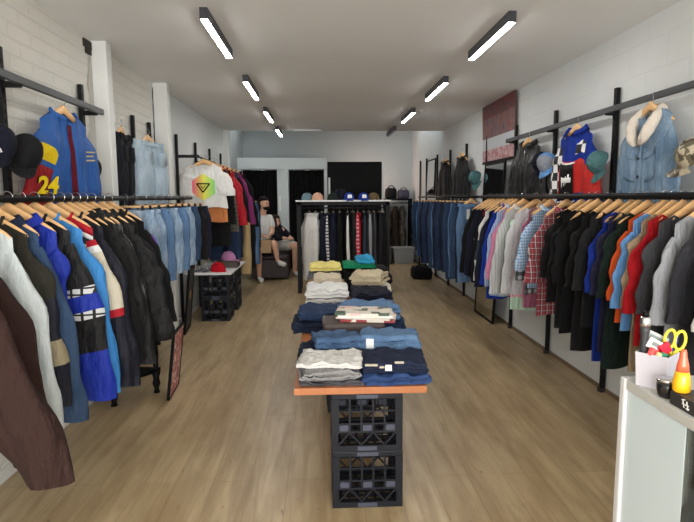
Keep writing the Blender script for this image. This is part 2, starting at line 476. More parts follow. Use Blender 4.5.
RINGCOLL = [0]
def garment(name, label, cat, loc, rz, m, kind='tee', group=None, seed=None, hanger='wood', where='', short='', hgroup='',
            L=None, m2=None, mf=None, smf=None, sm=None, collar=None, zipm=None, wide=1.0, puff=0, sleeve=None, pockets=0, cuffs=None,
            flare=None, thick=1.0, extra=None, fold=1.0, buttons=None, hang=True, ssm=None, topz=None, wallside=0):
    seed = seed if seed is not None else abs(hash_s(label))
    t = thing(name, label, cat, loc, rz, group)
    if kind == 'tee':
        c = Cloth(.212 * wide, .258 * wide, L or .74, .027 * thick, .122, .45, .040, seed, fold)
        sl = sleeve or (.35, .110, .106, .055, .30)
    elif kind == 'shirt':
        c = Cloth(.215 * wide, .255 * wide, L or .78, .026 * thick, .092, .47, .05, seed, fold)
        sl = sleeve or (.58, .088, .058, .11, .4)
    else:
        c = Cloth(.215 * wide, .245 * wide, L or .74, .046 * thick, .112, .56, .05, seed, fold * 1.5, puff, top=-.100)
        sl = sleeve or (.62, .098, .072, .12, .55)
    if topz is not None: c.top = topz
    fl = flare if flare is not None else sl[3]
    if wallside and not isinstance(fl, tuple): fl = (fl, min(fl, .03)) if wallside > 0 else (min(fl, .03), fl)
    mats = [m] + (m2 if isinstance(m2, list) else ([m2] if m2 else []))
    c.body(mf=mf).build('body', mats, t)
    for s in (-1, 1):
        f = fl[0 if s < 0 else 1] if isinstance(fl, tuple) else fl
        mb, rows = c.sleeve(s, sl[0], sl[1], sl[2], f, sl[4], mf=(smf[s] if isinstance(smf, dict) else smf))
        so = mb.build('sleeve', ([ssm[s]] if isinstance(ssm[s], bpy.types.Material) else ssm[s]) if ssm else ([sm] + mats[1:] if sm else mats), t)
        if cuffs:
            e = rows[-1]; p = rows[-2]; cc = [sum(q[a] for q in e) / len(e) for a in range(3)]
            big = lambda k, dz: [tuple(cc[a] + (q[a] - cc[a]) * k + (dz if a == 2 else 0) for a in range(3)) for q in e]
            MB().grid([big(1.04, .05), big(1.06, .03), big(1.02, .0), big(.96, -.012)], closed=True).build('cuff', cuffs, so)
    if collar:
        ck, cm = collar
        if ck == 'stand': c.collar(.030, .006, .35).build('collar', cm, t)
        elif ck == 'shirt': c.collar(.034, .02, .25, True).build('collar', cm, t)
        elif ck == 'big': c.collar(.036, .03, .45, True).build('collar', cm, t)
        elif ck == 'rib': c.collar(.014, .002, .02).build('neckband', cm, t)
        elif ck == 'hood':
            c.collar(.045, .03, .5, True).build('collar', cm, t)
            h = MB(); rows = []
            for i in range(9):
                q = PI * i / 8; rr = []
                for j in range(13):
                    w = PI * j / 12
                    rr.append((.12 * math.cos(w) * (math.sin(q) * .6 + .5), .05 + .055 * math.sin(q) * math.sin(w) + .01, -.13 - .11 * (i / 8) - .02 * math.sin(w)))
                rows.append(rr)
            h.grid(rows).build('hood', cm, t)
    if zipm: c.patch(-.045, .045, .02, .99, .0035, nu=2, nt=14).build('zip_placket', zipm, t)
    if buttons:
        for i in range(6):
            p = c.pt(0, .1 + .15 * i, True, .006)
            MB().lathe([(.0001, -.002), (.0055, -.002), (.0055, .002), (.0001, .002)], 8).xf(Matrix.Translation(p) @ Matrix.Rotation(PI / 2, 4, 'X')).build('button', buttons, t)
    for i in range(pockets):
        for s in (-1, 1):
            u0, u1 = sorted((s * .22, s * .68))
            a, b = ((.22, .42) if i == 0 else (.62, .9))
            po = c.patch(u0, u1, a, b, .006).build('pocket', mats[0], t)
            c.patch(u0 - .01, u1 + .01, a - .02, a + .07, .010).build('pocket_flap', mats[0], po)
    if extra: extra(c, t)
    if hang:
        hang_on(hanger, loc, rz, ('wooden hanger ' if hanger == 'wood' else 'clip hanger ') + where + ' holding the ' + (short or label), hgroup)
    return t
def hash_s(s):
    h = 7
    for ch in s: h = (h * 31 + ord(ch)) % 1000003
    return h
def pants(name, label, cat, loc, rz, m, L=1.0, group=None, seed=None, hanger='clip', where='', short='', hgroup='', wide=1.0, thick=1.0,
          tagged=False, stripe=None, hang=True, taper=.62, leg_bend=0.0):
    seed = seed if seed is not None else hash_s(label)
    r = random.Random(seed)
    t = thing(name, label, cat, loc, rz, group)
    top = -.095; mb = MB(); w0 = .20 * wide; n = 16; k = 22
    legs = {}
    for s in (-1, 1):
        rows = []; ph = r.uniform(0, 6.28); ph2 = r.uniform(0, 6.28); sw = r.uniform(-.012, .012)
        for i in range(k + 1):
            q = i / k; z = top + (-L - top) * q
            hip = smooth(0, .25, q)
            xin = -.004 * (1 - hip) + 0.006 * hip + .018 * smooth(.3, 1, q)
            xo = w0 + .035 * wide * smooth(0, .22, q) - (w0 + .035 * wide) * (1 - taper) * smooth(.25, 1, q) * .6
            xc, a = (xin + xo) / 2, (xo - xin) / 2
            b = (.03 + .02 * hip) * thick * (1 + .12 * math.sin(8 * q + ph))
            row = []
            for j in range(n):
                w = 2 * PI * j / n; cx, cy = math.cos(w), math.sin(w)
                ex = .55
                px = math.copysign(abs(cx) ** ex, cx); py = math.copysign(abs(cy) ** .75, cy)
                px *= 1 if q > .3 else 1
                f = 1 + .13 * math.sin(3 * w + 7 * q + ph) + .06 * math.sin(5 * w - 16 * q + ph2)
                row.append((s * (xc + a * px * (1 + .035 * math.sin(19 * q + ph) + .03 * math.sin(3 * w + 9 * q + ph2))) + sw * q, b * py * f + .012 * math.sin(5 * q + ph2) * q + s * .006 * q, z + .006 * math.sin(w + ph) * q))
            rows.append(row if s < 0 else row[::-1])
        mb.grid(rows, closed=True)
        for e in (0, -1):
            o = len(mb.v); mb.v += rows[e]; mb.f.append(tuple(range(o, o + n))); mb.mi.append(0)
        legs[s] = rows
    mb.build('legs', m, t)
    if stripe:
        sm_ = MB(); lw = legs[-1]
        sm_.grid([[(p[0] - .003, p[1] * .75, p[2]) for p in (rw[n - 1], rw[0], rw[1])] for rw in lw]).build('side_stripe', stripe, t)
    wb = MB(); rows = []
    for (kk, z) in ((1.0, top - .04), (1.03, top - .038), (1.03, top + .002), (.93, top + .002), (.9, top - .02)):
        rows.append([(w0 * kk * math.copysign(abs(math.cos(2 * PI * j / 28)) ** .6, math.cos(2 * PI * j / 28)), .034 * thick * kk * math.sin(2 * PI * j / 28), z + .006 * math.cos(4 * PI * j / 28)) for j in range(28)])
    wb.grid(rows, closed=True).build('waistband', m, t)
    for s in (-1, 1):
        x0, x1 = sorted((s * .045 * wide, s * .165 * wide))
        p = MB(); p.grid([[(x0, -.052 * thick, -.19), (x0, -.059 * thick, -.19), (x1, -.059 * thick, -.19), (x1, -.048 * thick, -.19)], [(x0, -.055 * thick, -.29), (x0, -.062 * thick, -.29), (x1, -.062 * thick, -.29), (x1, -.05 * thick, -.29)],
                          [((x0 + x1) / 2 - .02, -.056 * thick, -.325), ((x0 + x1) / 2 - .015, -.062 * thick, -.325), ((x0 + x1) / 2 + .015, -.062 * thick, -.325), ((x0 + x1) / 2 + .02, -.055 * thick, -.325)]])
        p.build('back_pocket', m, t)
        for xx in (s * .08 * wide, s * .16 * wide):
            MB().box(xx - .005, xx + .005, -.04 * thick, -.027 * thick, top - .045, top + .004).build('belt_loop', m, t, smooth=False)
    if tagged:
        MB().box(-.13, -.085, -.07 * thick, -.068 * thick, -.27, -.155).build('price_tag', TAGP, t, smooth=False)
    if hang: hang_on(hanger, loc, rz, ('wooden hanger ' if hanger == 'wood' else 'clip hanger ') + where + ' holding the ' + (short or label), hgroup)
    return t
def cap(label, loc, fwd, up, m, bm=None, size=1.0, cat='cap', group=None, name='baseball_cap', back=None, mark=None, script=None):
    """local: front -y, crown up"""
    y_ = -Vector(fwd).normalized(); z_ = Vector(up); z_ = (z_ - y_ * z_.dot(y_)).normalized(); x_ = y_.cross(z_)
    e_ = Matrix((x_, y_, z_)).transposed().to_euler()
    t = thing(name, label, cat, loc, e_.z, group, e_.x, e_.y)
    t.scale = (size, size, size)
    m0 = MB(); n = 36; rows = []; G_ = lambda j: 1 - .035 * max(0, 1 - abs(((j + 3) % 6) - 3) * 1.0) if True else 1
    for i in range(9):
        q = i / 8 * PI / 2
        rows.append([(.083 * G_(j) * math.cos(q) ** .8 * math.cos(2 * PI * j / n), .096 * G_(j) * math.cos(q) ** .8 * math.sin(2 * PI * j / n) , .112 * math.sin(q) + (.006 * math.cos(6 * PI * j / n) * math.cos(q) * .3)) for j in range(n)] if i < 8 else [(.001 * math.cos(2 * PI * j / n), .001 * math.sin(2 * PI * j / n), .112) for j in range(n)])
    mf = (lambda i, j: 1 if back and (j < n // 2) else 0)
    m0.grid(rows, closed=True, mf=mf).build('crown', [m, back or m], t)
    b = MB(); up, lo = [], []
    for i in range(5):
        e = i / 4
        rr, r2 = [], []
        for j in range(13):
            w = -PI / 2 + (-1.15 + 2.3 * j / 12)
            x, y = .083 * math.cos(w), .096 * math.sin(w)
            ex = .075 * math.cos((j - 6) / 6 * PI / 2) ** .6 if 0 < j < 12 else 0
            yy = y - ex * e
            zz = .006 - .03 * (x / .083) ** 2 * (0.3 + e * .5) - .012 * e
            rr.append((x * (1 + .06 * e), yy, zz)); r2.append((x * (1 + .06 * e), yy, zz - .004))
        up.append(rr); lo.append(r2)
    b.grid(up); b.grid(lo[::-1]); b.grid([up[-1], lo[-1]])
    b.build('brim', bm or m, t)
    MB().lathe([(.008, 0), (.007, .005), (.001, .007)], 10, c=(0, 0, .110)).build('button', bm or m, t)
    if script:
        pp = []
        for i in range(25):
            w_ = -PI / 2 + (-.5 + 1.0 * i / 24); q = .32 + .10 * math.sin(i * 1.55) + .004 * i
            pp.append((.087 * math.cos(q) ** .8 * math.cos(w_), .101 * math.cos(q) ** .8 * math.sin(w_), .114 * math.sin(q)))
        MB().tube(pp, .0028, 6).build('front_script', script, t)
    if mark:
        k = MB(); rows = []
        for i in range(4):
            q = (.25 + .55 * i / 3) ; rows.append([(.086 * math.cos(q) ** .8 * math.cos(-PI / 2 + (-.45 + .9 * j / 6)), .1 * math.cos(q) ** .8 * math.sin(-PI / 2 + (-.45 + .9 * j / 6)), .114 * math.sin(q)) for j in range(7)])
        k.grid(rows).build('front_patch', mark, t)
    return t
def folded(name, label, cat, x, y, z, w, d, layers, th, m, rz=0.0, group=None, seed=1, lip=0.0, m2=None, tagm=None, band=False, skew=0.0, roll=False):
    """a garment folded in flat layers; the folds show at the left and right ends"""
    r = random.Random(seed); t = thing(name, label, cat, (x, y, z), rz, group)
    g = .002; pts = []; hw = w / 2; rad = (th + g) / 2
    for k in range(layers):
        zc = th / 2 + k * (th + g); xs = [(-hw + rad + (w - 2 * rad) * i / 15) for i in range(16)]
        inset = r.uniform(0, .018)
        if k % 2: xs = xs[::-1]
        sgn = 1 if k % 2 == 0 else -1
        pts += [(px, zc) for px in xs]
        if k < layers - 1:
            for i in range(1, 5):
                q = PI * i / 5
                pts.append((sgn * (hw - rad - inset + rad * 1.5 * math.sin(q)), zc + rad * (1 - math.cos(q))))
    if roll:
        T_ = layers / 2; pts = []; N_ = int(26 * T_); ht = T_ * (th + g)
        for i in range(N_ + 1):
            f_ = i / N_; q = 2 * PI * T_ * f_; rz_ = (th + g) * (.35 + T_ * f_); hx = hw - th / 2 - (th + g) * T_ * (1 - f_) * 1.1 - (.03 if f_ < .2 else 0)
            pts.append((-hx * math.copysign(abs(math.cos(q)) ** .45, math.cos(q)), ht + th * .85 + (rz_ - th * .35) * math.copysign(abs(math.sin(q)) ** .8, math.sin(q))))
        zm = min(p[1] for p in pts) - th / 2; pts = [(a, c - zm) for a, c in pts]
    n = len(pts); top, bot = [], []
    for i, p in enumerate(pts):
        a, b = pts[max(0, i - 1)], pts[min(n - 1, i + 1)]
        dx, dz = b[0] - a[0], b[1] - a[1]; L_ = math.hypot(dx, dz) or 1
        nx_, nz_ = -dz / L_, dx / L_
        top.append((p[0] + nx_ * th / 2, p[1] + nz_ * th / 2)); bot.append((p[0] - nx_ * th / 2, p[1] - nz_ * th / 2))
    loop = top + bot[::-1]
    H = layers * (th + g) if not roll else max(p[1] for p in loop); ny = 14; mb = MB(); rows = []
    p1, p2, p3 = (r.uniform(0, 6.28) for _ in range(3))
    for j in range(ny + 1):
        v = j / ny; yy = -d / 2 + d * v; e = min(v, 1 - v)
        sq = 1 - .10 * (1 - smooth(0, .12, e))
        row = []
        for (a, c) in loop:
            hh = c / H
            zz = c * (1 + .07 * math.sin(9 * a / w * 1.3 + 4 * v + p1) * hh) * (.93 + .07 * smooth(0, .2, e)) + .006 * hh * math.sin(16 * a / w + p2 + 5 * v) + .003 * math.sin(37 * a / w + p3 - 9 * v) + .004 * hh * math.sin(23 * v + p1 + 6 * a / w)
            zz -= .09 * hh * H * (2 * a / w) ** 4 + .10 * hh * H * (2 * abs(v - .5)) ** 3
            row.append((a * (1 + .02 * math.sin(6 * v + p3 + 9 * hh)) + skew * v, yy * (1 + .03 * math.sin(11 * hh + p1) + .03 * math.sin(7 * a / w + p3)), max(.001, zz)))
        rows.append(row)
    mb.grid(rows, closed=True)
    for e in (0, -1):  # closed ends, one quad strip along the folded sheet
        rw = rows[e]; o = len(mb.v); mb.v += rw; N = len(rw)
        for i in range(n - 1):
            q = (o + i, o + i + 1, o + N - 2 - i, o + N - 1 - i)
            mb.f.append(q if e else q[::-1]); mb.mi.append(0)
    fo = mb.build('folded_cloth', m, t)
    for key, size, st_ in (('Z', .10, .020), ('X', .07, .012)):
        tx = bpy.data.textures.get('folds %s' % key) or bpy.data.textures.new('folds %s' % key, 'CLOUDS'); tx.noise_scale = size; tx.noise_depth = 1
        dm = fo.modifiers.new('fold ' + key, 'DISPLACE'); dm.texture = tx; dm.direction = key; dm.strength = st_; dm.mid_level = .5; dm.texture_coords = 'GLOBAL'
    if band:
        b = MB(); b.grid([[(-hw * .9 + w * .9 * i / 8, -d / 2 + .004 + dy, H * .93 + .012 + .004 * math.sin(3 * i / 8 * PI) - dz) for i in range(9)] for dy, dz in ((.05, .002), (.045, -.004), (.0, -.003), (-.008, .012), (-.006, .018))])
        b.build('waistband', m2 or m, t)
    if tagm:
        q = MB().box(-.02, .02, 0, .0025, -.075, .0); q.xf(Matrix.Translation((tagm, -d / 2 - .012, H * .98)) @ Matrix.Rotation(.15, 4, 'X')).build('price_tag', TAGP, t, smooth=False)
    return t, H

# ------------------------------------------------------------------ the room
XL, XR, YB, CEIL = -1.67, 2.12, 12.8, 2.6
BRICK = wall_mat('painted brick', rgb(214, 211, 203), (0.24, 0.086), 0.5, 0.3)
BLOCK = wall_mat('painted block', rgb(220, 223, 223), (0.42, 0.205), 0.3, 0.5)
SMOOTHW = plain('smooth painted wall', rgb(214, 219, 218), 0.7, scale=2.5, var=0.04)
CEILM = plain('painted ceiling', rgb(236, 236, 234), 0.8, scale=1.2, var=0.05)
struct(MB().box(-2.2, 2.5, -2.6, 13.0, -.06, 0).build('floor', floor_mat(), smooth=False))
w = MB(); w.box(XL - .25, XL, -2.6, 5.62, 0, 3.0, 0); w.box(XL - .25, XL, 5.62, 9.70, 0, 3.0, 1); w.box(-2.2, -1.80, 9.70, 13.0, 0, 3.3, 1)
struct(w.build('wall_left', [BRICK, SMOOTHW], smooth=False))
w = MB(); w.box(XR, XR + .25, -2.6, 9.6, 0, 3.0, 0); w.box(XR - .0, XR + .25, 9.6, 13.0, 0, 3.3, 1)
struct(w.build('wall_right', [BLOCK, SMOOTHW], smooth=False))
struct(MB().box(-2.2, 2.5, YB, 13.0, 0, 3.3).build('wall_back', plain('dimmed white wall', rgb(176, 183, 183), 0.75, scale=2.5, var=0.04), smooth=False))  # white like the side walls; its dimness is put into the colour
w = MB(); w.box(-2.2, 2.5, -2.6, 9.6, CEIL, 3.3); w.box(-1.35, 1.70, 9.6, 13.0, 3.2, 3.3); w.box(-2.2, -1.35, 12.0, 13.0, 3.2, 3.3); w.box(1.70, 2.5, 12.0, 13.0, 3.2, 3.3)
struct(w.build('ceiling', CEILM, smooth=False))
w = MB(); w.box(-2.2, 2.5, -2.75, -2.6, 0, .35); w.box(-2.2, 2.5, -2.75, -2.6, 2.45, 3.3); w.box(-2.2, -1.5, -2.75, -2.6, .35, 2.45); w.box(1.95, 2.5, -2.75, -2.6, .35, 2.45)
struct(w.build('wall_front', SMOOTHW, smooth=False))
f = MB()
for x in (-1.5, -.35, .8, 1.95): f.box(x - .03, x + .03, -2.72, -2.63, .35, 2.45)
f.box(-1.5, 1.95, -2.72, -2.63, .35, .41); f.box(-1.5, 1.95, -2.72, -2.63, 2.39, 2.45)
struct(f.build('window_1', plain('window frame', rgb(60, 62, 64), 0.4), smooth=False))
PILW = plain('pillar paint', rgb(214, 215, 212), 0.7, scale=7, var=0.06, bump=0.25)
struct(MB().box(XL, -1.56, 4.20, 4.31, 0, CEIL).build('trim_1', PILW, bevel=.006, smooth=False))
struct(MB().box(XL, -1.53, 5.66, 5.77, 0, CEIL).build('trim_2', PILW, bevel=.006, smooth=False))
struct(MB().box(-1.80, -1.58, 9.55, 9.72, 0, CEIL).build('trim_3', PILW, bevel=.006, smooth=False))
# broken plaster and the crack beside the two pillars
GREYPL = plain('bare grey plaster', rgb(176, 172, 164), 0.9, scale=25, var=0.2, bump=0.6)
DARKGAP = plain('open joint', rgb(48, 42, 38), 0.95, var=.3)
rr = random.Random(3); m = MB(); rows = []
for i in range(18):
    z = 2.52 - i * .062; wd = .025 + .04 * math.sin(i / 17 * PI) + rr.uniform(-.018, .02)
    rows.append([(XL + .004, 4.20 - wd * 1.7, z), (XL + .006, 4.20 - wd * .8, z), (XL + .004, 4.199, z)])
m.grid(rows); struct(m.build('trim_4', GREYPL))
m = MB()
for (y0, z0, y1, z1) in ((4.07, 2.53, 4.20, 2.585), (4.10, 2.49, 4.19, 2.53)): m.box(XL, XL + .012, y0, y1, z0, z1)
rows = []
for i in range(30):
    z = 2.55 - i * .045; wd = .010 + rr.uniform(0, .018)
    rows.append([(XL + .006, 5.66 - wd, z), (XL + .006, 5.66, z)])
m.grid(rows); struct(m.build('trim_5', DARKGAP, smooth=False))
SKIRT = plain('skirting paint', rgb(206, 206, 202), 0.6)
struct(MB().box(XL, XL + .012, -2.6, 9.55, 0, .07).build('baseboard_left', SKIRT, smooth=False))
struct(MB().box(XR - .012, XR, -2.6, YB, 0, .03).build('baseboard_right', plain('brown bead', rgb(120, 100, 78), .6), smooth=False))  # thin brown bead along the foot of the wall
m = MB(); m.box(-.47, .0, 9.42, 9.52, 2.585, 2.6)
for i in range(11): m.box(-.455 + i * .042, -.43 + i * .042, 9.43, 9.51, 2.579, 2.587)
tag(m.build('ceiling_vent', plain('vent white', rgb(235, 235, 235), .5), smooth=False), 'white slotted vent strip in the ceiling near the rear wall', 'vent')

# ------------------------------------------------------------------ ceiling lights
LITM = emit('lit diffuser', (1.0, 0.98, 0.95, 1), 34.0)
OFFM = plain('unlit diffuser', rgb(120, 124, 126), .4)
HOUS = plain('dark grey aluminium', rgb(74, 76, 84), .5)
def ceiling_light(x, y, lit, label):
    t = thing('ceiling_light', label, 'ceiling light', (x, y, CEIL), 0, 'linear ceiling lights')
    h = MB(); h.box(-.024, .024, 0, .94, -.066, 0); h.build('housing', HOUS, t, smooth=False)
    MB().box(-.024, .024, -.004, 0, -.067, 0).build('end_cap', plain('black end cap', rgb(38, 39, 46), .5), t, smooth=False)
    d = MB(); d.box(-.020, .020, .010, .932, -.0695, -.0655); d.build('diffuser', LITM if lit else OFFM, t, smooth=False)
ORD = ['nearest', 'second nearest', 'third nearest', 'farthest']; ORD3 = ['nearest', 'middle', 'farthest']
for i, y in enumerate((3.47, 5.28, 7.10, 8.92)):
    ceiling_light(-.70, y, True, f'lit linear ceiling light, {ORD[i]} of the four on the left')
    ceiling_light(1.19, y, i < 3, f'lit linear ceiling light, {ORD3[i]} of the three glowing on the right' if i < 3 else 'unlit linear ceiling light, last on the right before the rear wall')

# ------------------------------------------------------------------ wall racks
def rail_tube(m, a, b, r=.014): m.tube([a, b], r, 10)
def post(x, y, z0, z1, side, parent):
    m = MB(); m.box(x - .014, x + .014, y - .019, y + .019, z0, z1)
    k = z0 + .05
    while k < z1 - .05:
        m.box(x - side * .0155 - .001, x - side * .0155 + .001, y - .004, y + .004, k, k + .022, 1); k += .05
    return m.build('post', [BLACKMETAL, BLACKP], parent, smooth=False)
ZR = 1.46
RX, LX = 1.77, -1.32
rk = thing('clothes_rack', 'black slotted-post clothes rack with two rails running along the right wall', 'clothes rack', (2.09, 3.9, 0))
def loc(px, o=(2.09, 3.9, 0)): return (px[0] - o[0], px[1] - o[1], px[2] - o[2])
def part_at(mb, name, mt, parent, o, **kw):
    mb.xf(Matrix.Translation((-o[0], -o[1], -o[2]))); return mb.build(name, mt, parent, **kw)
RO = (2.09, 3.9, 0)
for y in (1.9, 2.88, 3.87, 4.88, 5.88, 6.9, 7.9, 8.9, 9.9, 10.9, 11.6):
    p = post(2.095, y, 0.0, 2.22, 1, rk); p.location = (-RO[0], -RO[1], 0)
    if y < 10:
        b = MB(); b.bar((2.08, y, ZR), (RX, y, ZR), .012, .03); part_at(b, 'bracket', BLACKMETAL, rk, RO, smooth=False)
    if y < 6:
        b = MB(); b.bar((2.08, y, 2.045), (2.02, y, 2.045), .02, .03); part_at(b, 'bracket', BLACKMETAL, rk, RO, smooth=False)
        b = MB(); b.box(2.07, 2.115, y - .022, y + .022, 0, .03); part_at(b, 'foot', GREYMETAL, rk, RO, smooth=False)
m = MB(); rail_tube(m, (RX, 1.7, ZR), (RX, 6.0, ZR), .020); part_at(m, 'rail', BLACKMETAL, rk, RO)
m = MB(); rail_tube(m, (RX, 6.05, ZR), (RX, 9.95, ZR), .014); part_at(m, 'rail', BLACKMETAL, rk, RO)
m = MB(); m.box(2.005, 2.03, 1.7, 5.95, 2.04, 2.08); part_at(m, 'upper_rail', GREYMETAL, rk, RO, smooth=False, bevel=.003)
LO = (-1.62, 3.0, 0)
lk = thing('clothes_rack', 'black slotted-post clothes rack with two rails running along the left brick wall', 'clothes rack', LO)
for y in (1.0, 1.98, 2.97, 3.93, 4.96, 5.42, 6.40, 7.35, 8.26, 9.15):
    p = post(-1.645, y, 0, 2.235 if y < 4.5 else 2.18, -1, lk); p.location = (-LO[0], -LO[1], 0)
    if y != 6.40:
        b = MB(); b.bar((-1.63, y, ZR), (LX if y < 8 else -1.23, y, ZR), .012, .03); part_at(b, 'bracket', BLACKMETAL, lk, LO, smooth=False)
    if y < 4:
        b = MB(); b.bar((-1.63, y, 2.045), (-1.54, y, 2.045), .02, .03); part_at(b, 'bracket', BLACKMETAL, lk, LO, smooth=False)
m = MB(); rail_tube(m, (LX, .8, ZR), (LX, 5.62, ZR), .017); part_at(m, 'rail', BLACKMETAL, lk, LO)
m = MB(); rail_tube(m, (LX, 7.25, ZR), (LX, 7.95, ZR), .017); part_at(m, 'rail', BLACKMETAL, lk, LO)
m = MB(); rail_tube(m, (-1.23, 8.05, ZR), (-1.23, 9.25, ZR), .017); part_at(m, 'rail', BLACKMETAL, lk, LO)
m = MB(); m.box(-1.545, -1.52, .8, 4.0, 2.04, 2.08); part_at(m, 'upper_rail', GREYMETAL, lk, LO, smooth=False, bevel=.003)
hb = thing('high_hanging_bar', 'short black bar above the denim holding the printed white t-shirt and red jacket', 'clothes rack', (-1.62, 6.4, 1.9))
m = MB(); m.bar((-1.64, 6.42, 1.935), (-1.40, 6.42, 1.935), .03, .035); part_at(m, 'bracket', BLACKMETAL, hb, (-1.62, 6.4, 1.9), smooth=False)
m = MB(); m.bar((-1.64, 7.35, 1.93), (-1.40, 7.35, 1.92), .02, .03); part_at(m, 'bracket', BLACKMETAL, hb, (-1.62, 6.4, 1.9), smooth=False)
m = MB(); rail_tube(m, (-1.42, 6.38, 1.935), (-1.42, 9.3, 1.90), .012); part_at(m, 'rail', GREYMETAL, hb, (-1.62, 6.4, 1.9))

# ------------------------------------------------------------------ fabric palette
def C(n, r, g, b, **k): return cloth(n, rgb(r, g, b), **k)
NAVY = C('navy cotton', 33, 37, 58); ROYAL = C('royal blue', 28, 60, 168); WHITE = C('white cotton', 226, 225, 222)
CHAR = C('charcoal cotton', 72, 72, 76); LGREY = C('light grey marl', 158, 160, 165, var=.12); DGREY = C('dark grey cotton', 58, 58, 64)
DGREEN = C('dark green cotton', 26, 44, 38); ORANGE = C('orange cotton', 236, 96, 40); LBLUE = C('light blue cotton', 108, 160, 220)
TAN = C('tan twill', 166, 144, 118); RED = C('red cotton', 190, 22, 34); PINK = C('pink cotton', 226, 140, 176); MAROON = C('maroon knit', 110, 30, 44)
BROWN = C('brown duck canvas', 60, 38, 34, var=.14, wr=.5); BROWN2 = C('dark brown canvas', 58, 37, 33, var=.14, wr=.5)
PALE = C('pale washed denim', 196, 204, 206); OLIVE = C('dark olive canvas', 58, 56, 48); NYL = C('black nylon', 34, 34, 36, rough=.6)
SKYB = C('sky blue nylon', 66, 148, 224, rough=.6); COBALT = C('cobalt nylon', 36, 62, 190, rough=.6); NAVYN = C('navy nylon', 34, 36, 52, rough=.6)
CREAM = C('cream nylon', 208, 200, 180, rough=.6); REDN = C('red nylon', 206, 30, 48, rough=.6); GOLD = C('yellow nylon', 236, 204, 30)
LEATHER = cloth('black leather', rgb(22, 22, 23), rough=.38, wr=.6, spec=.5)
JEAN1 = denim('mid blue denim', rgb(54, 78, 112)); JEAN2 = denim('dark indigo denim', rgb(36, 46, 72), fade=.35); JEAN3 = denim('washed blue denim', rgb(98, 130, 170))
JEANL = denim('light washed denim', rgb(126, 154, 184), rgb(206, 218, 228), .85); JEANB = denim('blue denim', rgb(44, 64, 98), fade=.5)
JEANK = denim('ice blue denim', rgb(168, 188, 202), rgb(206, 218, 226))
FLEECE = cloth('cream sherpa fleece', rgb(224, 214, 200), wr=1.0, var=.15)

# ------------------------------------------------------------------ right rail, tops from the far end to the counter
GR = 'tops on the right-hand rail'; GRH = 'wooden hangers on the right-hand rail'
whites = rgb(236, 236, 236)
CHECKB = plaid('light blue check', rgb(96, 148, 200), [(0, .022, .010, 0, rgb(200, 220, 236), .7), (2, .022, .010, 0, rgb(200, 220, 236), .7)])
CHECKBW = plaid('black and white check', rgb(200, 204, 206), [(0, .06, .03, 0, rgb(28, 32, 40), .8), (2, .06, .03, 0, rgb(28, 32, 40), .8)])
REDPL = plaid('red plaid', rgb(156, 44, 60), [(0, .042, .018, .008, rgb(110, 24, 44), .55), (2, .042, .018, .008, rgb(110, 24, 44), .55), (0, .042, .006, 0, whites, .6), (2, .042, .005, 0, whites, .5), (0, .042, .004, .024, rgb(226, 170, 180), .35)])
STRIPEG = plaid('pale grey stripe', rgb(206, 207, 206), [(0, .028, .006, 0, rgb(150, 152, 156), .7)])
STRIPEB = plaid('pale blue stripe', rgb(176, 200, 232), [(0, .02, .006, 0, rgb(110, 140, 210), .7)])
RJ = random.Random(21)
def top_r(y, rz, m, label, short, kind='tee', dx=0, **kw):
    nm = kw.pop('name', 't_shirt' if kind == 'tee' else 'shirt'); ct = kw.pop('cat', 't-shirt' if kind == 'tee' else 'shirt')
    rz += RJ.uniform(-4, 4); dx += RJ.uniform(-.018, .018)
    return garment(nm, label, ct, (RX + dx, y, ZR + .012), math.radians(rz), m, kind, GR, wallside=1, where='on the right-hand rail', short=short, hgroup=GRH, **kw)
LS = (.60, .085, .055, .10, .42)
def pap(c, t):
    MB().box(-.30, -.26, -.075, -.073, -.62, -.42).build('swing_tag', TAGP, t, smooth=False)
top_r(5.74, 16, BLK, 'black long-sleeved sweatshirt at the far end of the right-hand tops, next to the jeans', 'far-end black sweatshirt', 'shirt', name='sweatshirt', cat='sweatshirt', L=.86, sleeve=LS)
top_r(5.60, 18, NAVY, 'dark navy pullover second from the jeans on the right-hand rail', 'dark navy pullover beside the black sweatshirt', 'shirt', name='pullover', cat='sweatshirt', L=.9, sleeve=LS)
top_r(5.48, 16, C('ink knit', 26, 28, 44), 'ink navy shirt with a long white swing tag, left of the white and slate raglan', 'ink navy shirt with a white tag', 'shirt', L=.84, sleeve=(.5, .09, .06, .1, .4), extra=pap)
top_r(5.35, 18, MAROON, 'maroon knit top with a dark hem between the navy shirts and the white raglan', 'maroon knit top', 'shirt', name='knit_top', cat='sweater', L=.88, sleeve=LS, sm=BLK)
SLATE = C('slate cotton', 62, 76, 92)
top_r(5.22, 20, WHITE, 'white long-sleeved top with slate panels on the sleeves', 'white and slate raglan', 'shirt', name='raglan_top', L=.72, sleeve=LS, m2=SLATE, smf=lambda t, j: 1 if .35 < t < .68 else 0, collar=('rib', MAROON))
top_r(5.08, 18, NAVY, 'long navy button-up shirt between the white raglan and the royal blue shirt', 'long navy button-up shirt', 'shirt', L=.84, sleeve=(.64, .09, .06, .12, .42), collar=('shirt', NAVY), buttons=TAGP)
top_r(4.97, 18, ROYAL, 'royal blue long-sleeved shirt beside the pale blue striped shirt', 'royal blue shirt', 'shirt', L=.94, sleeve=LS, collar=('shirt', ROYAL))
top_r(4.88, 18, STRIPEB, 'pale blue striped shirt between the royal blue shirt and the pink one', 'pale blue striped shirt', 'shirt', L=.90, sleeve=LS, collar=('shirt', STRIPEB))
top_r(4.79, 20, PINK, 'bright pink long-sleeved shirt with a wide cuff', 'pink shirt', 'shirt', dx=0.04, L=.80, sleeve=(.52, .09, .075, .13, .45))
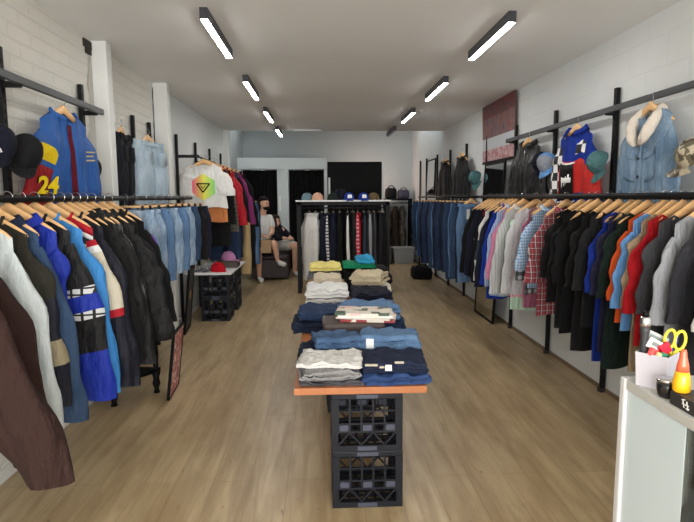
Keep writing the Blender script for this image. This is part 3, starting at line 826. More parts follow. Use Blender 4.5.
top_r(4.68, 22, STRIPEG, 'pale grey striped long-sleeved shirt in front of the pink shirt', 'pale grey striped shirt', 'shirt', dx=-0.03, L=.86, sleeve=(.62, .09, .065, .13, .45), collar=('shirt', STRIPEG))
top_r(4.60, 20, C('mint cotton', 190, 222, 200), 'mint and pink t-shirt whose hem shows below the grey shirts', 'mint and pink t-shirt', 'tee', dx=0.06, L=.98, sleeve=(.3, .10, .09, .08, .3), m2=C('blush cotton', 236, 176, 188), mf=lambda u, t, fr: 0 if t > .87 else 1)
top_r(4.52, 24, C('pale grey marl', 200, 202, 204), 'light grey sweatshirt with a pale neckline left of the blue check shirt', 'light grey sweatshirt', 'shirt', dx=0.03, name='sweatshirt', cat='sweatshirt', L=.82, sleeve=LS)
top_r(4.41, 34, C('rose print', 196, 120, 150, var=.4), 'rose printed top whose hem hangs lowest beside the red plaid shirt', 'rose printed top', 'tee', dx=0.07, L=.90, sleeve=(.3, .09, .08, .06, .3))
top_r(4.29, 26, CHECKBW, 'black and white check shirt tucked between the blue check and rose tops', 'black and white check shirt', 'shirt', dx=.05, L=.78, sleeve=(.44, .105, .09, .11, .35), collar=('shirt', CHECKBW))
top_r(4.16, 34, CHECKB, 'short-sleeved light blue check shirt beside the red plaid shirt', 'light blue check shirt', 'shirt', dx=-0.01, L=.72, sleeve=(.34, .11, .095, .14, .35), collar=('shirt', CHECKB))
top_r(3.92, 24, REDPL, 'red plaid short-sleeved shirt turned to face the aisle', 'red plaid shirt', 'shirt', L=.87, sleeve=(.40, .12, .11, .09, .4), collar=('shirt', REDPL), buttons=TAGP)
top_r(3.66, 16, BLK, 'black t-shirt directly in front of the red plaid shirt', 'black t-shirt next to the red plaid shirt', 'tee', L=0.74, collar=('rib', BLK))
top_r(3.53, 16, C('faded black', 31, 31, 33), 'long black t-shirt second in front of the red plaid shirt', 'second black t-shirt from the red plaid shirt', 'tee', L=0.88)
top_r(3.41, 16, C('jet cotton', 22, 22, 24), 'jet black t-shirt with a soft sleeve, third in front of the red plaid shirt', 'third black t-shirt from the red plaid shirt', 'tee', L=0.89)
top_r(3.28, 16, BLK, 'longest black t-shirt, directly behind the charcoal-black one and the royal blue t-shirt', 'longest black t-shirt', 'tee', L=0.96)
top_r(3.17, 16, C('soft black', 36, 36, 38), 'charcoal-black t-shirt touching the royal blue t-shirt', 'charcoal-black t-shirt', 'tee', L=0.78)
top_r(3.08, 16, ROYAL, 'royal blue t-shirt showing a bright blue sleeve between black and navy', 'royal blue t-shirt', 'tee', L=0.96)
top_r(3.00, 16, C('dusk navy', 44, 42, 70), 'dusky navy t-shirt between the royal blue and dark green t-shirts', 'dusky navy t-shirt', 'tee', L=0.88)
top_r(2.91, 16, DGREEN, 'dark bottle green t-shirt hanging left of the orange one', 'dark green t-shirt', 'tee', dx=0.0, L=0.94)
top_r(2.82, 16, ORANGE, 'bright orange t-shirt behind the light blue one', 'orange t-shirt', 'tee', dx=0.035, L=0.66)
top_r(2.755, 16, LBLUE, 'light blue t-shirt between the orange t-shirt and the tan shirt', 'light blue t-shirt', 'tee', dx=0.015, L=0.70, sleeve=(.37, .112, .108, .065, .30))
top_r(2.68, 16, TAN, 'long tan shirt between the light blue and red t-shirts', 'tan shirt', 'tee', dx=-0.015, L=0.90)
top_r(2.60, 16, RED, 'bright red t-shirt behind the tool tub on the counter', 'red t-shirt', 'tee', dx=-0.0, L=0.74, sleeve=(.37, .112, .108, .065, .30))
top_r(2.50, 16, CHAR, 'charcoal t-shirt next to the red t-shirt', 'charcoal t-shirt', 'tee', dx=-0.01, L=0.72)
top_r(2.40, 16, LGREY, 'light grey marl t-shirt between the charcoal and dark grey tops', 'light grey t-shirt', 'tee', dx=-0.015, L=0.78, sleeve=(.37, .112, .108, .065, .30))
top_r(2.29, 16, DGREY, 'long dark grey top near the right edge of the photo', 'dark grey top', 'tee', dx=0.03, L=0.90)
top_r(2.16, 16, WHITE, 'white t-shirt at the right edge, above the counter', 'white t-shirt', 'tee', L=0.66)

# ------------------------------------------------------------------ right rail, jeans
GJ = 'jeans on the right-hand rail'; GJH = 'clip hangers on the right-hand jeans rail'
ys = [6.42, 6.62, 6.82, 7.02, 7.24, 7.46, 7.68, 7.90, 8.12, 8.36, 8.60, 8.85, 9.12, 9.40]
jm = [JEAN3, JEAN1, JEANB, JEAN1, JEAN2, JEANB, JEAN2, JEAN1, JEAN2, JEANB, JEAN2, JEAN1, JEANB, JEAN1]
words = ['first', 'second', 'third', 'fourth', 'fifth', 'sixth', 'seventh', 'eighth', 'ninth', 'tenth', 'eleventh', 'twelfth', 'thirteenth', 'last']
for i, (y, mm) in enumerate(zip(ys, jm)):
    lab = 'washed blue jeans with a white price tag, nearest on the right-hand jeans rail' if i == 0 else f'dark blue jeans hung by the waist, {words[i]} from the white-tagged pair on the right-hand rail'
    pants('jeans', lab, 'jeans', (RX, y, ZR + .012), math.radians(28 if i == 0 else R.uniform(6, 20)), mm, L=[1.02, 1.0, 1.04, .98, 1.0, 1.02, .98, 1.05, 1.0, 1.02, 1.06, .98, .9, .74][i], group=GJ, where='on the right-hand jeans rail',
          short='white-tagged jeans' if i == 0 else f'{words[i]} jeans from the tagged pair', hgroup=GJH, hanger='wood' if i == 0 else 'clip', tagged=(i == 0), thick=1.0, seed=40 + i, taper=.8, stripe=[JEAN2, JEAN3, JEAN1, JEAN2, JEANB][i % 5])

# ------------------------------------------------------------------ left rail, jackets from the nearest backwards
GL = 'jackets on the left-hand rail'; GLH = 'wooden hangers on the left-hand rail'
def jk(y, rz, m, label, short, **kw):
    rz += RJ.uniform(-4, 4); dx = kw.pop('dx', 0)
    kind = kw.pop('kind', 'jacket'); nm = kw.pop('name', 'jacket'); ct = kw.pop('cat', 'jacket')
    return garment(nm, label, ct, (LX + dx, y, ZR + .012), math.radians(rz), m, kind, GL, wallside=-1, where='on the left-hand rail', short=short, hgroup=GLH, **kw)
def duck(c, t):
    c.patch(.25, .8, .55, .9, .006).build('pocket', BROWN, t)
jk(1.60, -4, BROWN, 'rusty brown canvas work coat nearest the camera with its sleeve swung into the aisle', 'nearest brown work coat', name='work_coat', cat='coat', L=.90, wide=1.02, flare=(.06, .34), sleeve=(.62, .115, .078, .2, .6), collar=('shirt', BROWN), zipm=BROWN2, extra=duck)
jk(1.86, -6, BROWN2, 'dark brown canvas jacket just behind the brown work coat', 'dark brown canvas jacket', L=.86, flare=.17, sleeve=(.70, .105, .08, .2, .55), collar=('shirt', BROWN2), zipm=BROWN)
jk(2.04, -8, PALE, 'pale washed denim jacket with double seams, behind the dark brown jacket', 'pale washed denim jacket', L=.80, dx=0, wide=.97, flare=.12, sleeve=(.66, .09, .065, .13, .5), collar=('shirt', PALE), pockets=1, zipm=PALE)
STRAP = C('tan strap', 168, 156, 128)
jk(2.18, -8, OLIVE, 'olive and navy jacket with a tan band across the sleeve', 'olive jacket with a tan sleeve band', dx=-.02, wide=.95, L=.82, flare=.11, sm=OLIVE, m2=[NAVYN, STRAP], smf=lambda t, j: 0 if t < .35 else (2 if .58 < t < .74 else 1), collar=('stand', OLIVE))
jk(2.26, -8, JEAN1, 'blue denim jacket with orange stitching, beside the royal blue hooded jacket', 'blue denim jacket', dx=-.01, wide=.95, L=.84, flare=.13, sleeve=(.70, .098, .08, .15, .5), collar=('shirt', JEAN2), pockets=1, zipm=JEAN2, buttons=CHROME)
jk(2.39, -8, COBALT, 'royal blue padded jacket whose bright collar shows above the denim jacket', 'royal blue padded jacket', dx=-.01, wide=.96, L=.66, flare=.0, sleeve=(.36, .08, .06, .1, .5), collar=('big', COBALT))
CHEV = plaid('white chevrons', rgb(232, 234, 236), [(0, .045, .012, 0, rgb(20, 20, 22), 1), (2, .03, .008, 0, rgb(20, 20, 22), 1)])
jk(2.49, -6, NYL, 'black and cobalt ski jacket with white chevrons on the sleeve', 'black and cobalt ski jacket', name='ski_jacket', dx=-.01, L=.86, flare=.14, sleeve=(.70, .102, .076, .15, .55), m2=[COBALT, CHEV], collar=('stand', NYL), zipm=NYL,
   mf=lambda u, t, fr: 1 if t > .3 else 0, smf=lambda t, j: 0 if t < .30 else (2 if .44 < t < .50 or .285 < t < .31 else (0 if .50 <= t < .66 else 1)))
jk(2.61, -6, SKYB, 'sky blue zip jacket between the ski jacket and the cream one', 'sky blue zip jacket', dx=-.01, L=.92, flare=.12, sleeve=(.72, .095, .07, .13, .5), collar=('stand', SKYB), zipm=NAVYN)
TRIM = C('red white stripe knit', 200, 40, 54)
def stripes(c, t):
    c.patch(.12, 1.0, .0, .05, .007, nu=8, nt=2).build('shoulder_stripe', REDN, t)
    c.patch(.12, 1.0, .05, .08, .007, nu=8, nt=2).build('shoulder_stripe', WHITE, t)
jk(2.73, -6, NAVYN, 'navy track jacket with a cream sleeve panel, red edge and striped shoulder', 'navy and cream track jacket', name='track_jacket', L=.90, flare=.14, sleeve=(.72, .098, .07, .14, .5), m2=[CREAM, REDN, WHITE], collar=('stand', REDN), zipm=WHITE, extra=stripes,
   smf=lambda t, j: (2 if t < .05 else 3 if t < .08 else 1 if t < .46 else (2 if t < .53 else 0)), mf=lambda u, t, fr: 1 if .08 < t < .3 else 0)
jk(2.84, -5, NAVYN, 'plain navy windbreaker behind the navy and cream track jacket', 'navy windbreaker', name='windbreaker', L=1.0, flare=.13, sleeve=(.76, .10, .076, .14, .5), collar=('stand', NAVYN), zipm=NYL)
jk(2.93, -5, BLK, 'matt black jacket with a small white chest tab, first of the black coats', 'black jacket with a white chest tab', L=.84, flare=.12, sleeve=(.66, .098, .08, .13, .5), collar=('shirt', BLK), zipm=NYL, extra=lambda c, t: c.patch(.5, .6, .28, .36, .008, nu=2, nt=2).build('chest_tab', TAGP, t) and None)
jk(3.02, -5, NYL, 'black hooded jacket, second of the black coats on the left rail', 'black hooded jacket', L=.80, flare=.14, sleeve=(.70, .108, .08, .14, .55), collar=('hood', NYL), zipm=BLK)
jk(3.11, -5, LEATHER, 'shiny black leather jacket between two black coats on the left rail', 'shiny black leather jacket', name='leather_jacket', L=.74, flare=.12, sleeve=(.66, .095, .07, .13, .5), collar=('shirt', LEATHER), zipm=CHROME)
jk(3.22, -4, NYL, 'black quilted puffer jacket with horizontal baffles', 'black puffer jacket', name='puffer_jacket', L=.76, flare=.17, wide=1.1, thick=1.1, puff=.105, sleeve=(.60, .115, .09, .16, .6), collar=('big', NYL), zipm=BLK)
jk(3.35, -4, C('washed black', 40, 40, 42), 'washed black coat between the puffer jacket and the purple-patched one', 'washed black coat', name='coat', cat='coat', L=.72, flare=.13, collar=('shirt', BLK), zipm=NYL)
PURP = C('purple nylon', 132, 54, 196)
jk(3.48, -4, BLK, 'black jacket with a bright purple shoulder patch, last coat before the light denim', 'black jacket with a purple patch', L=.68, flare=.15, sleeve=(.56, .105, .08, .15, .55), m2=[PURP, MAROON], smf=lambda t, j: 1 if .05 < t < .16 and j > .45 else 0, collar=('stand', BLK), zipm=MAROON)
# light denim further along the same rail
GD = 'light denim on the left-hand rail'; GDH = 'clip hangers on the left-hand denim rail'
dl = [(3.74, JEANL, .66, 'palest'), (3.95, JEANL, .64, 'second'), (4.15, JEAN3, .62, 'third'), (4.36, JEANL, .60, 'fourth'), (4.58, JEAN3, .60, 'fifth'), (4.80, JEANL, .58, 'sixth'), (5.05, JEAN1, .58, 'seventh')]
for i, (y, mm, L_, wd) in enumerate(dl):
    pants('jeans', 'palest light denim jeans beside the purple-patched jacket on the left rail' if i == 0 else f'faded light denim jeans, {wd} from the purple-patched jacket on the left rail', 'jeans', (LX, y, ZR + .012), math.radians(R.uniform(-22, -8)), mm, L=L_, group=GD,
          where='on the left-hand denim rail', short=f'{wd} light denim jeans', hgroup=GDH, thick=1.1, seed=80 + i, taper=.95, stripe=[JEAN3, JEAN3, JEAN1, JEANK, JEANL, JEAN3, JEAN3][i])
pants('trousers', 'black trousers hung between the light denim and the printed white t-shirt', 'trousers', (LX, 5.28, ZR + .012), math.radians(-14), BLK, L=.60, where='on the left-hand denim rail', short='black trousers beside the light denim', hgroup=GDH, thick=1.2, taper=.9)
pants('trousers', 'dark navy trousers hung in front of the orange top', 'trousers', (LX, 5.50, ZR + .012), math.radians(-16), NAVY, L=.60, where='on the left-hand denim rail', short='dark navy trousers', hgroup=GDH, thick=1.2, taper=.9)
for i, (y, mm, lab, L_, rz) in enumerate([(7.5, JEANB, 'dark denim jeans hanging above the white display table behind the red jacket', .86, -6), (7.8, JEAN2, 'indigo jeans hanging behind the dark denim ones over the display table', .86, -6),
                              (8.15, C('beige twill', 196, 170, 126), 'beige trousers hanging beyond the white display table', 1.12, -40), (8.5, BLK, 'black trousers hanging behind the beige trousers', 1.1, -8), (8.75, JEAN3, 'mid blue jeans beside the seated person', 1.05, -38), (9.0, JEAN1, 'last blue jeans on the left rail, nearest the seated person', 1.08, -40)]):
    pants('jeans' if 'jeans' in lab else 'trousers', lab, 'jeans' if 'jeans' in lab else 'trousers', (LX if y < 8 else (-1.23 if y < 8.6 else -1.17), y, ZR + .012), math.radians(rz), mm, L=L_, where='far down the left rail', short=lab.split(' hanging')[0].split(' beside')[0].split(',')[0], hgroup='clip hangers at the far left', thick=1.2, taper=.95, wide=.9)

# ------------------------------------------------------------------ display table of crates and folded denim
def crate_proto():
    t = thing('milk_crate', 'x', 'crate'); S, Hh = .166, .278
    PL = plain('paler crate plastic', rgb(62, 66, 82), .45)  # paler plastic for the handle pieces and wall blocks
    m = MB(); m.box(-S, S, -S, -S + .018, .252, Hh); m.box(-S, S, S - .018, S, .252, Hh); m.box(-S, -S + .018, -S + .018, S - .018, .252, Hh); m.box(S - .018, S, -S + .018, S - .018, .252, Hh)
    m.build('rim', RUBBER, t, smooth=False, bevel=.003)
    b = MB(); b.box(-S, S, -S, -S + .02, 0, .028); b.box(-S, S, S - .02, S, 0, .028); b.box(-S, -S + .02, -S + .02, S - .02, 0, .028); b.box(S - .02, S, -S + .02, S - .02, 0, .028)
    for i in range(7):
        q = -S + .02 + (2 * S - .04) * (i + .5) / 7
        b.box(q - .005, q + .005, -S + .02, S - .02, .008, .018); b.box(-S + .02, S - .02, q - .005, q + .005, .009, .019)
    b.build('base', RUBBER, t, smooth=False)
    for k in range(4):
        wl = MB(); y0, y1 = -S + .003, -S + .013; I = S - .03
        for s in (-1, 1): wl.box(s * S - (.03 if s > 0 else 0), s * S + (.03 if s < 0 else 0), -S + .001, -S + .026, .028, .252)
        wl.box(-I, I, y0, y1, .088, .098); wl.box(-I, I, y0, y1, .128, .136); wl.box(-I, I, y0, y1, .190, .197)
        for i in range(6):
            x = -I + 2 * I * i / 5
            wl.box(x - .0045, x + .0045, y0, y1, .098, .252)
        for i in (0, 2, 4):
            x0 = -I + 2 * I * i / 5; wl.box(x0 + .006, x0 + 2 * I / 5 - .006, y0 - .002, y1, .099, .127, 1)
        for i in range(5):
            x0, x1 = -I + 2 * I * i / 5, -I + 2 * I * (i + 1) / 5
            if i % 2: x0, x1 = x1, x0
            wl.bar((x0, -S + .008, .028), (x1, -S + .008, .09), .008, .008)
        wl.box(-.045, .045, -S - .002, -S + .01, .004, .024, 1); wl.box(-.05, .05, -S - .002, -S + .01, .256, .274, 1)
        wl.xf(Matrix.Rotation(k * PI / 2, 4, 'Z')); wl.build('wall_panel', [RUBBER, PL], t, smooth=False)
    return t
crate0 = crate_proto(); crate_used = [False]
def crate(x, y, z, label, rz=0, group=None):
    if not crate_used[0]:
        crate_used[0] = True; crate0.location = (x, y, z); crate0.rotation_euler[2] = rz; crate0['label'] = label
        if group: crate0['group'] = group
        return crate0
    return dup(crate0, (x, y, z), rz, label, group)
G1 = 'milk crates under the centre table'
crate(.205, 2.59, 0, 'black milk crate on the floor at the near end of the centre table', 0, G1)
crate(.203, 2.592, .279, 'black milk crate directly under the near end of the wooden tabletop', 0, G1)
for y, w_ in ((3.75, 'middle'), (4.9, 'far')):
    crate(.19, y, 0, f'black milk crate on the floor under the {w_} of the centre table', .03, G1)
    crate(.19, y, .279, f'upper black milk crate under the {w_} of the centre table', .03, G1)
TOPW = woodgrain('orange pine board', rgb(182, 116, 70), rgb(158, 94, 54), (30, 2.5, 30), .45)
m = MB(); m.box(-.135, .48, 2.42, 5.25, .558, .590)
tag(m.build('tabletop', TOPW, smooth=False, bevel=.003), 'long orange-brown wooden board resting on milk crates in the aisle centre', 'tabletop')
ZT = .591; GF = 'folded clothes on the centre table'
HEATHER = C('grey heather denim', 96, 96, 102, var=.25); ASHG = C('ash grey denim', 150, 149, 150, var=.2); OFFW = C('off white denim', 214, 212, 208)
def fold_stack(x, y, z, items, w, d):
    for (nm, label, cat, layers, th, mm, kw) in items:
        o, h = folded(nm, label, cat, x + kw.pop('dx', 0), y + kw.pop('dy', 0), z, kw.pop('w', w), kw.pop('d', d), layers, th, mm, group=GF, **kw)
        z += h + .0005
    return z
SD = .26; PATCHY = C('distressed patch', 196, 188, 170, var=.3)
fold_stack(.035, 2.57, ZT, [
    ('folded_jeans', 'charcoal folded jeans at the bottom of the near left stack', 'folded jeans', 2, .012, HEATHER, dict(seed=1)),
    ('folded_jeans', 'ash grey folded jeans with a rolled end, middle of the near left stack', 'folded jeans', 4, .010, ASHG, dict(seed=2, rz=.12, roll=True, dx=-.012)),
    ('folded_jeans', 'white folded jeans on top of the near left stack', 'folded jeans', 2, .012, OFFW, dict(seed=3, rz=-.10, d=.24, dy=.02, w=.31))], .30, SD)
o1, h1 = folded('folded_jeans', 'bright blue folded jeans at the bottom of the near right stack', 'folded jeans', .345, 2.57, ZT, .31, SD, 3, .016, denim('bright blue denim', rgb(50, 76, 128)), seed=4, group=GF)
o2, h2 = folded('folded_jeans', 'dark distressed jeans with frayed pale patches, top of the near right stack', 'folded jeans', .34, 2.58, ZT + h1 + .0005, .31, SD, 3, .017, JEAN2, seed=5, rz=-.05, group=GF)
for (px_, w_, zz) in ((-.11, .030, .040), (.02, .022, .052), (-.06, .012, .030)):
    MB().box(px_ - w_, px_ + w_, -.1405, -.128, zz - .005, zz + .005).build('frayed_patch', PATCHY, o2, smooth=False, bevel=.003)
MB().box(-.045, -.015, -.141, -.128, .014, .040).build('hem_label', TAGP, o2, smooth=False)
fold_stack(.045, 2.88, ZT, [
    ('folded_jeans', 'black folded jeans at the bottom of the second left stack', 'folded jeans', 2, .019, C('black denim', 30, 30, 38), dict(seed=6, w=.34, dx=-.02)),
    ('folded_jeans', 'dark indigo folded jeans in the second left stack', 'folded jeans', 2, .016, JEAN2, dict(seed=7, w=.33, dx=-.01)),
    ('folded_jeans', 'mid blue folded jeans with a wide waistband on top of the second left stack', 'folded jeans', 3, .016, denim('mid faded denim', rgb(70, 98, 136), fade=.8), dict(seed=8, rz=.10, band=True, w=.27, dx=.03, d=.25))], .31, SD)
fold_stack(.36, 2.88, ZT, [
    ('folded_jeans', 'black folded jeans at the bottom of the white-tagged right stack', 'folded jeans', 2, .018, C('black denim', 30, 30, 38), dict(seed=9)),
    ('folded_jeans', 'indigo folded jeans in the middle of the white-tagged right stack', 'folded jeans', 2, .018, JEANB, dict(seed=10)),
    ('folded_jeans', 'light blue folded jeans with a white price tag on top of the right stack', 'folded jeans', 3, .018, JEAN3, dict(seed=11, rz=-.12, tagm=-.10, band=True, w=.32))], .32, SD)
# brown satchel with magazines
LEAB = plain('brown leather', rgb(70, 56, 52), .5, scale=60, var=.15, bump=.2)
sat = thing('satchel', 'dark brown leather case lying under the magazines', 'case', (.18, 3.21, ZT), .02)
m = MB(); m.box(-.18, .18, -.13, .13, .0, .138); m.build('case_body', LEAB, sat, smooth=False, bevel=.02)
m = MB(); m.box(-.182, .182, -.132, .132, .090, .142); m.build('flap', LEAB, sat, smooth=False, bevel=.018)
for x in (-.13, .13): MB().box(x - .016, x + .016, -.137, -.128, .055, .095).build('buckle', plain('brass', rgb(160, 134, 92), .35, .8), sat, smooth=False)
MB().box(.0, .05, -.136, -.128, .06, .07).build('name_plate', TAGP, sat, smooth=False)
def magmat(name, base, cols, sc_=15):
    k = NT(name); tc = k.n('ShaderNodeTexCoord'); v = k.n('ShaderNodeTexVoronoi', i_Scale=sc_)
    v.distance = 'CHEBYCHEV'; k.l(tc.outputs['Object'], v.inputs['Vector'])
    rp = k.n('ShaderNodeValToRGB'); rp.color_ramp.interpolation = 'CONSTANT'
    els = rp.color_ramp.elements; els[0].position = 0; els[0].color = base; els[1].position = .45; els[1].color = cols[0]
    for i, c in enumerate(cols[1:]): e = els.new(.55 + .4 * i / len(cols)); e.color = c
    sp = k.n('ShaderNodeSeparateColor'); k.l(v.outputs['Color'], sp.inputs[0]); k.l(sp.outputs[0], rp.inputs[0]); k.l(rp.outputs[0], k.b.inputs['Base Color'])
    k.b.inputs['Roughness'].default_value = .35
    return k.m
MG = [magmat('magazine cover %d' % i, rgb(236, 226, 212), c) for i, c in enumerate(([rgb(206, 60, 56), rgb(240, 200, 190), rgb(70, 90, 70)], [rgb(228, 90, 100), rgb(240, 236, 226)], [rgb(220, 205, 180), rgb(160, 60, 60)], [rgb(60, 60, 66), rgb(230, 220, 210)]))]
PAGES = plain('page edges', rgb(232, 224, 208), .8)
z = ZT + .143
for i, (lab, th_, mm, rz, dx) in enumerate((('cream magazine at the bottom of the pile on the brown case', .014, MG[2], -.18, .03), ('magazine with a dark cover second from the bottom of the pile', .010, MG[3], -.26, .01),
                                 ('magazine with a pink-red spine second from the top of the pile', .014, MG[1], -.12, .01), ('magazine with a red and cream illustrated cover on top of the pile', .012, MG[0], -.16, -.005))):
    t = thing('magazine', lab, 'magazine', (.25 + dx, 3.22, z), rz, 'magazines on the brown case')
    MB().box(-.157, .157, -.105, .105, .001, th_ - .0012).build('pages', PAGES, t, smooth=False)
    m = MB(); m.box(-.16, .16, -.108, .108, th_ - .0012, th_); m.box(-.16, .16, -.108, .108, 0, .001); m.box(-.16, .16, -.1085, -.107, 0, th_); m.build('cover', mm, t, smooth=False)
    z += th_ + .0008
fold_stack(.0, 3.60, ZT, [
    ('folded_jeans', 'navy folded jeans spilling over the left edge of the table', 'folded jeans', 4, .019, JEAN2, dict(seed=12, w=.32, dx=-.04)),
    ('folded_jeans', 'dark blue folded jeans on the left above the spilling navy pair', 'folded jeans', 3, .019, JEANB, dict(seed=13, w=.3, dx=-.01))], .3, .33)
fold_stack(.345, 3.60, ZT, [
    ('folded_jeans', 'dark blue folded jeans with a curled end, right side behind the magazines', 'folded jeans', 4, .019, JEANB, dict(seed=14, w=.34, dx=.02)),
    ('folded_jeans', 'light blue folded jeans lying across behind the magazines', 'folded jeans', 4, .018, JEAN3, dict(seed=15, w=.40, dx=-.04, band=True))], .32, .33)
fold_stack(.03, 4.08, ZT, [
    ('folded_trousers', 'stone folded trousers at the bottom of the white left stack', 'folded trousers', 4, .018, C('stone twill', 186, 178, 160), dict(seed=16)),
    ('folded_trousers', 'off white folded trousers under the topmost white pair', 'folded trousers', 3, .018, OFFW, dict(seed=17)),
    ('folded_trousers', 'white folded trousers on top of the left stack behind the blue denim', 'folded trousers', 4, .017, WHITE, dict(seed=18))], .31, .34)
fold_stack(.36, 4.02, ZT, [
    ('folded_jeans', 'black-blue folded jeans at the bottom of the dark right stack', 'folded jeans', 4, .02, C('black navy denim', 26, 28, 42), dict(seed=19)),
    ('folded_jeans', 'midnight folded jeans on top of the dark right stack', 'folded jeans', 5, .02, C('midnight denim', 30, 32, 50, var=.3), dict(seed=20))], .30, .34)
fold_stack(.04, 4.52, ZT, [
    ('folded_trousers', 'cream folded trousers below the khaki pair on the left', 'folded trousers', 6, .018, C('cream twill', 210, 200, 176), dict(seed=21)),
    ('folded_trousers', 'crumpled khaki folded trousers on the left far stack', 'folded trousers', 3, .019, C('khaki twill', 156, 128, 92, var=.35), dict(seed=22, rz=.08)),
    ('folded_trousers', 'pale sand folded trousers under the yellow shirt', 'folded trousers', 2, .02, C('pale sand twill', 214, 200, 176), dict(seed=23, w=.24))], .31, .34)
fold_stack(.40, 4.50, ZT, [
    ('folded_trousers', 'ivory folded trousers below the beige cargo pair on the right', 'folded trousers', 8, .018, C('ivory twill', 206, 200, 184), dict(seed=24)),
    ('folded_trousers', 'beige folded trousers sloping on the right far stack', 'folded trousers', 5, .018, C('beige cotton', 198, 184, 156), dict(seed=25, rz=-.3, w=.26))], .30, .32)
fold_stack(.03, 5.0, ZT, [
    ('folded_shirt', 'grey folded shirt supporting the yellow one at the table end', 'folded shirt', 9, .022, C('steel cotton', 118, 120, 124), dict(seed=26)),
    ('folded_shirt', 'yellow folded shirt at the far end of the table', 'folded shirt', 3, .017, C('yellow cotton', 226, 212, 128), dict(seed=27))], .29, .34)
fold_stack(.36, 4.98, ZT, [
    ('folded_shirt', 'large black folded sweatshirt at the far right of the table', 'folded sweatshirt', 7, .032, BLK, dict(seed=28, w=.40, dx=.05)),
    ('folded_shirt', 'green folded shirt on the black sweatshirt', 'folded shirt', 2, .018, C('emerald cotton', 24, 146, 100), dict(seed=29, w=.30, dx=-.03)),
    ('folded_shirt', 'turquoise folded shirt on top of the green shirt', 'folded shirt', 3, .018, C('turquoise cotton', 56, 160, 206), dict(seed=30, w=.16, dx=.03, d=.25))], .36, .34)

# ------------------------------------------------------------------ freestanding rack behind the table
FO = (.33, 8.5, 0)
fr = thing('clothing_rack', 'freestanding black rack with a white shelf top, behind the centre table', 'clothes rack', FO)
for x in (-.345, 1.005):
    for y in (8.3, 8.72):
        MB().box(x - .03 - FO[0], x + .03 - FO[0], y - .02 - FO[1], y + .02 - FO[1], 0, 1.395).build('upright', BLACKMETAL, fr, smooth=False)
m = MB(); m.box(-.72, .72, -.25, .25, 1.396, 1.42); m.build('shelf_top', WHITEP, fr, smooth=False, bevel=.003)
m = MB(); m.box(-.70, .70, -.22, -.19, 1.345, 1.395); m.build('crossbar', BLACKMETAL, fr, smooth=False)
m = MB(); m.box(-.70, .70, .19, .22, 1.345, 1.395); m.build('crossbar', BLACKMETAL, fr, smooth=False)
m = MB(); m.tube([(-.69, -.02, 1.30), (.69, -.02, 1.30)], .012, 10); m.build('rail', GREYMETAL, fr)
DOTW = plaid('white dashes', rgb(24, 26, 40), [(2, .05, .032, 0, rgb(232, 232, 236), 1)]); DOTR = plaid('red dashes', rgb(224, 70, 90), [(2, .06, .02, 0, rgb(240, 210, 215), 1)])
GT = 'track pants on the freestanding rack'; GTH = 'clip hangers on the freestanding rack'
fx = [(-.19, OFFW, None, 'pale grey track pants at the left end'), (-.09, WHITE, None, 'narrow off-white track pants beside the pale grey pair'), (.0, NAVY, None, 'navy track pants left of the white-dashed pair'), (.09, NAVYN, DOTW, 'navy track pants with a white dashed side stripe'),
      (.18, NAVY, None, 'navy track pants right of the white-dashed pair'), (.28, BLK, None, 'black track pants left of the white-striped pair'), (.40, BLK, WHITE, 'black track pants with a plain white side stripe'), (.48, NYL, None, 'black shiny track pants beside the red-dashed pair'),
      (.56, REDN, DOTR, 'red track pants with pale dashes'), (.65, BLK, SLATE, 'black track pants with a thin slate stripe'), (.73, CHAR, LGREY, 'charcoal track pants with a grey stripe'), (.81, BLK, CHAR, 'black track pants with a dark grey stripe'), (.90, NYL, None, 'black track pants at the right end'), (.96, BLK, None, 'black track pants against the right upright')]
SHT = ['pale grey pair', 'narrow off-white pair', 'navy pair left of the dashed one', 'white-dashed navy pair', 'navy pair right of the dashed one', 'black pair left of the white stripe', 'white-striped black pair', 'shiny black pair', 'red dashed pair', 'slate-striped black pair', 'charcoal pair', 'dark-striped black pair', 'black pair at the right end', 'black pair against the right upright']
for fx_i, (x, mm, st, lab) in enumerate(fx):
    pants('track_pants', lab + ' of the freestanding rack' if 'end' in lab else lab + ' on the freestanding rack', 'track pants', (x, 8.48, 1.312), PI / 2 + R.uniform(-.1, .1), mm, L=1.1, group=GT, where='on the freestanding rack', short=SHT[fx_i], hgroup=GTH, stripe=st, thick=1.1 if x > -.12 else 2.2, taper=.9)
GC = 'caps on the freestanding rack'
CAPB = C('cap royal', 24, 62, 176); CAPN = C('cap navy', 26, 28, 48); TEALC = C('teal cap cotton', 88, 132, 134); CAPMULTI = C('patterned teal cap', 120, 150, 160, var=.6); CAPOR = C('salmon cap', 224, 176, 150, var=.4)
fwd = (0.1, -1, 0)
cap('patterned teal cap at the left end of the white rack top', (-.22, 8.42, 1.421), (-.8, -.6, 0), (0, 0, 1), CAPMULTI, group=GC)
cap('salmon and white cap beside the patterned teal cap', (-.06, 8.38, 1.421), (.8, -.6, 0), (0, 0, 1), CAPOR, bm=WHITE, group=GC)
cap('dark green cap lying in the middle of the white rack top', (.17, 8.45, 1.421), (.2, -1, 0), (0, 0, 1), C('forest cap', 36, 52, 48), group=GC)
bn = thing('bucket_hat', 'dark plum hat standing behind the royal blue caps', 'hat', (.30, 8.62, 1.421))
MB().lathe([(.10, 0), (.105, .05), (.10, .10), (.075, .15), (.03, .172), (.001, .175)], 20).build('crown', CAPN, bn)
MB().lathe([(.10, 0), (.135, .004), (.135, .010), (.10, .014)], 20, cap=False).build('brim', CAPN, bn)
cap('royal blue cap with a white front mark, left one of the pair on the rack', (.42, 8.36, 1.421), (.1, -1, 0), (0, 0, 1), CAPB, mark=TAGP, group=GC)
cap('royal blue cap with a white front mark, right one of the pair on the rack', (.64, 8.36, 1.421), (.1, -1, 0), (0, 0, 1), CAPB, mark=TAGP, group=GC)
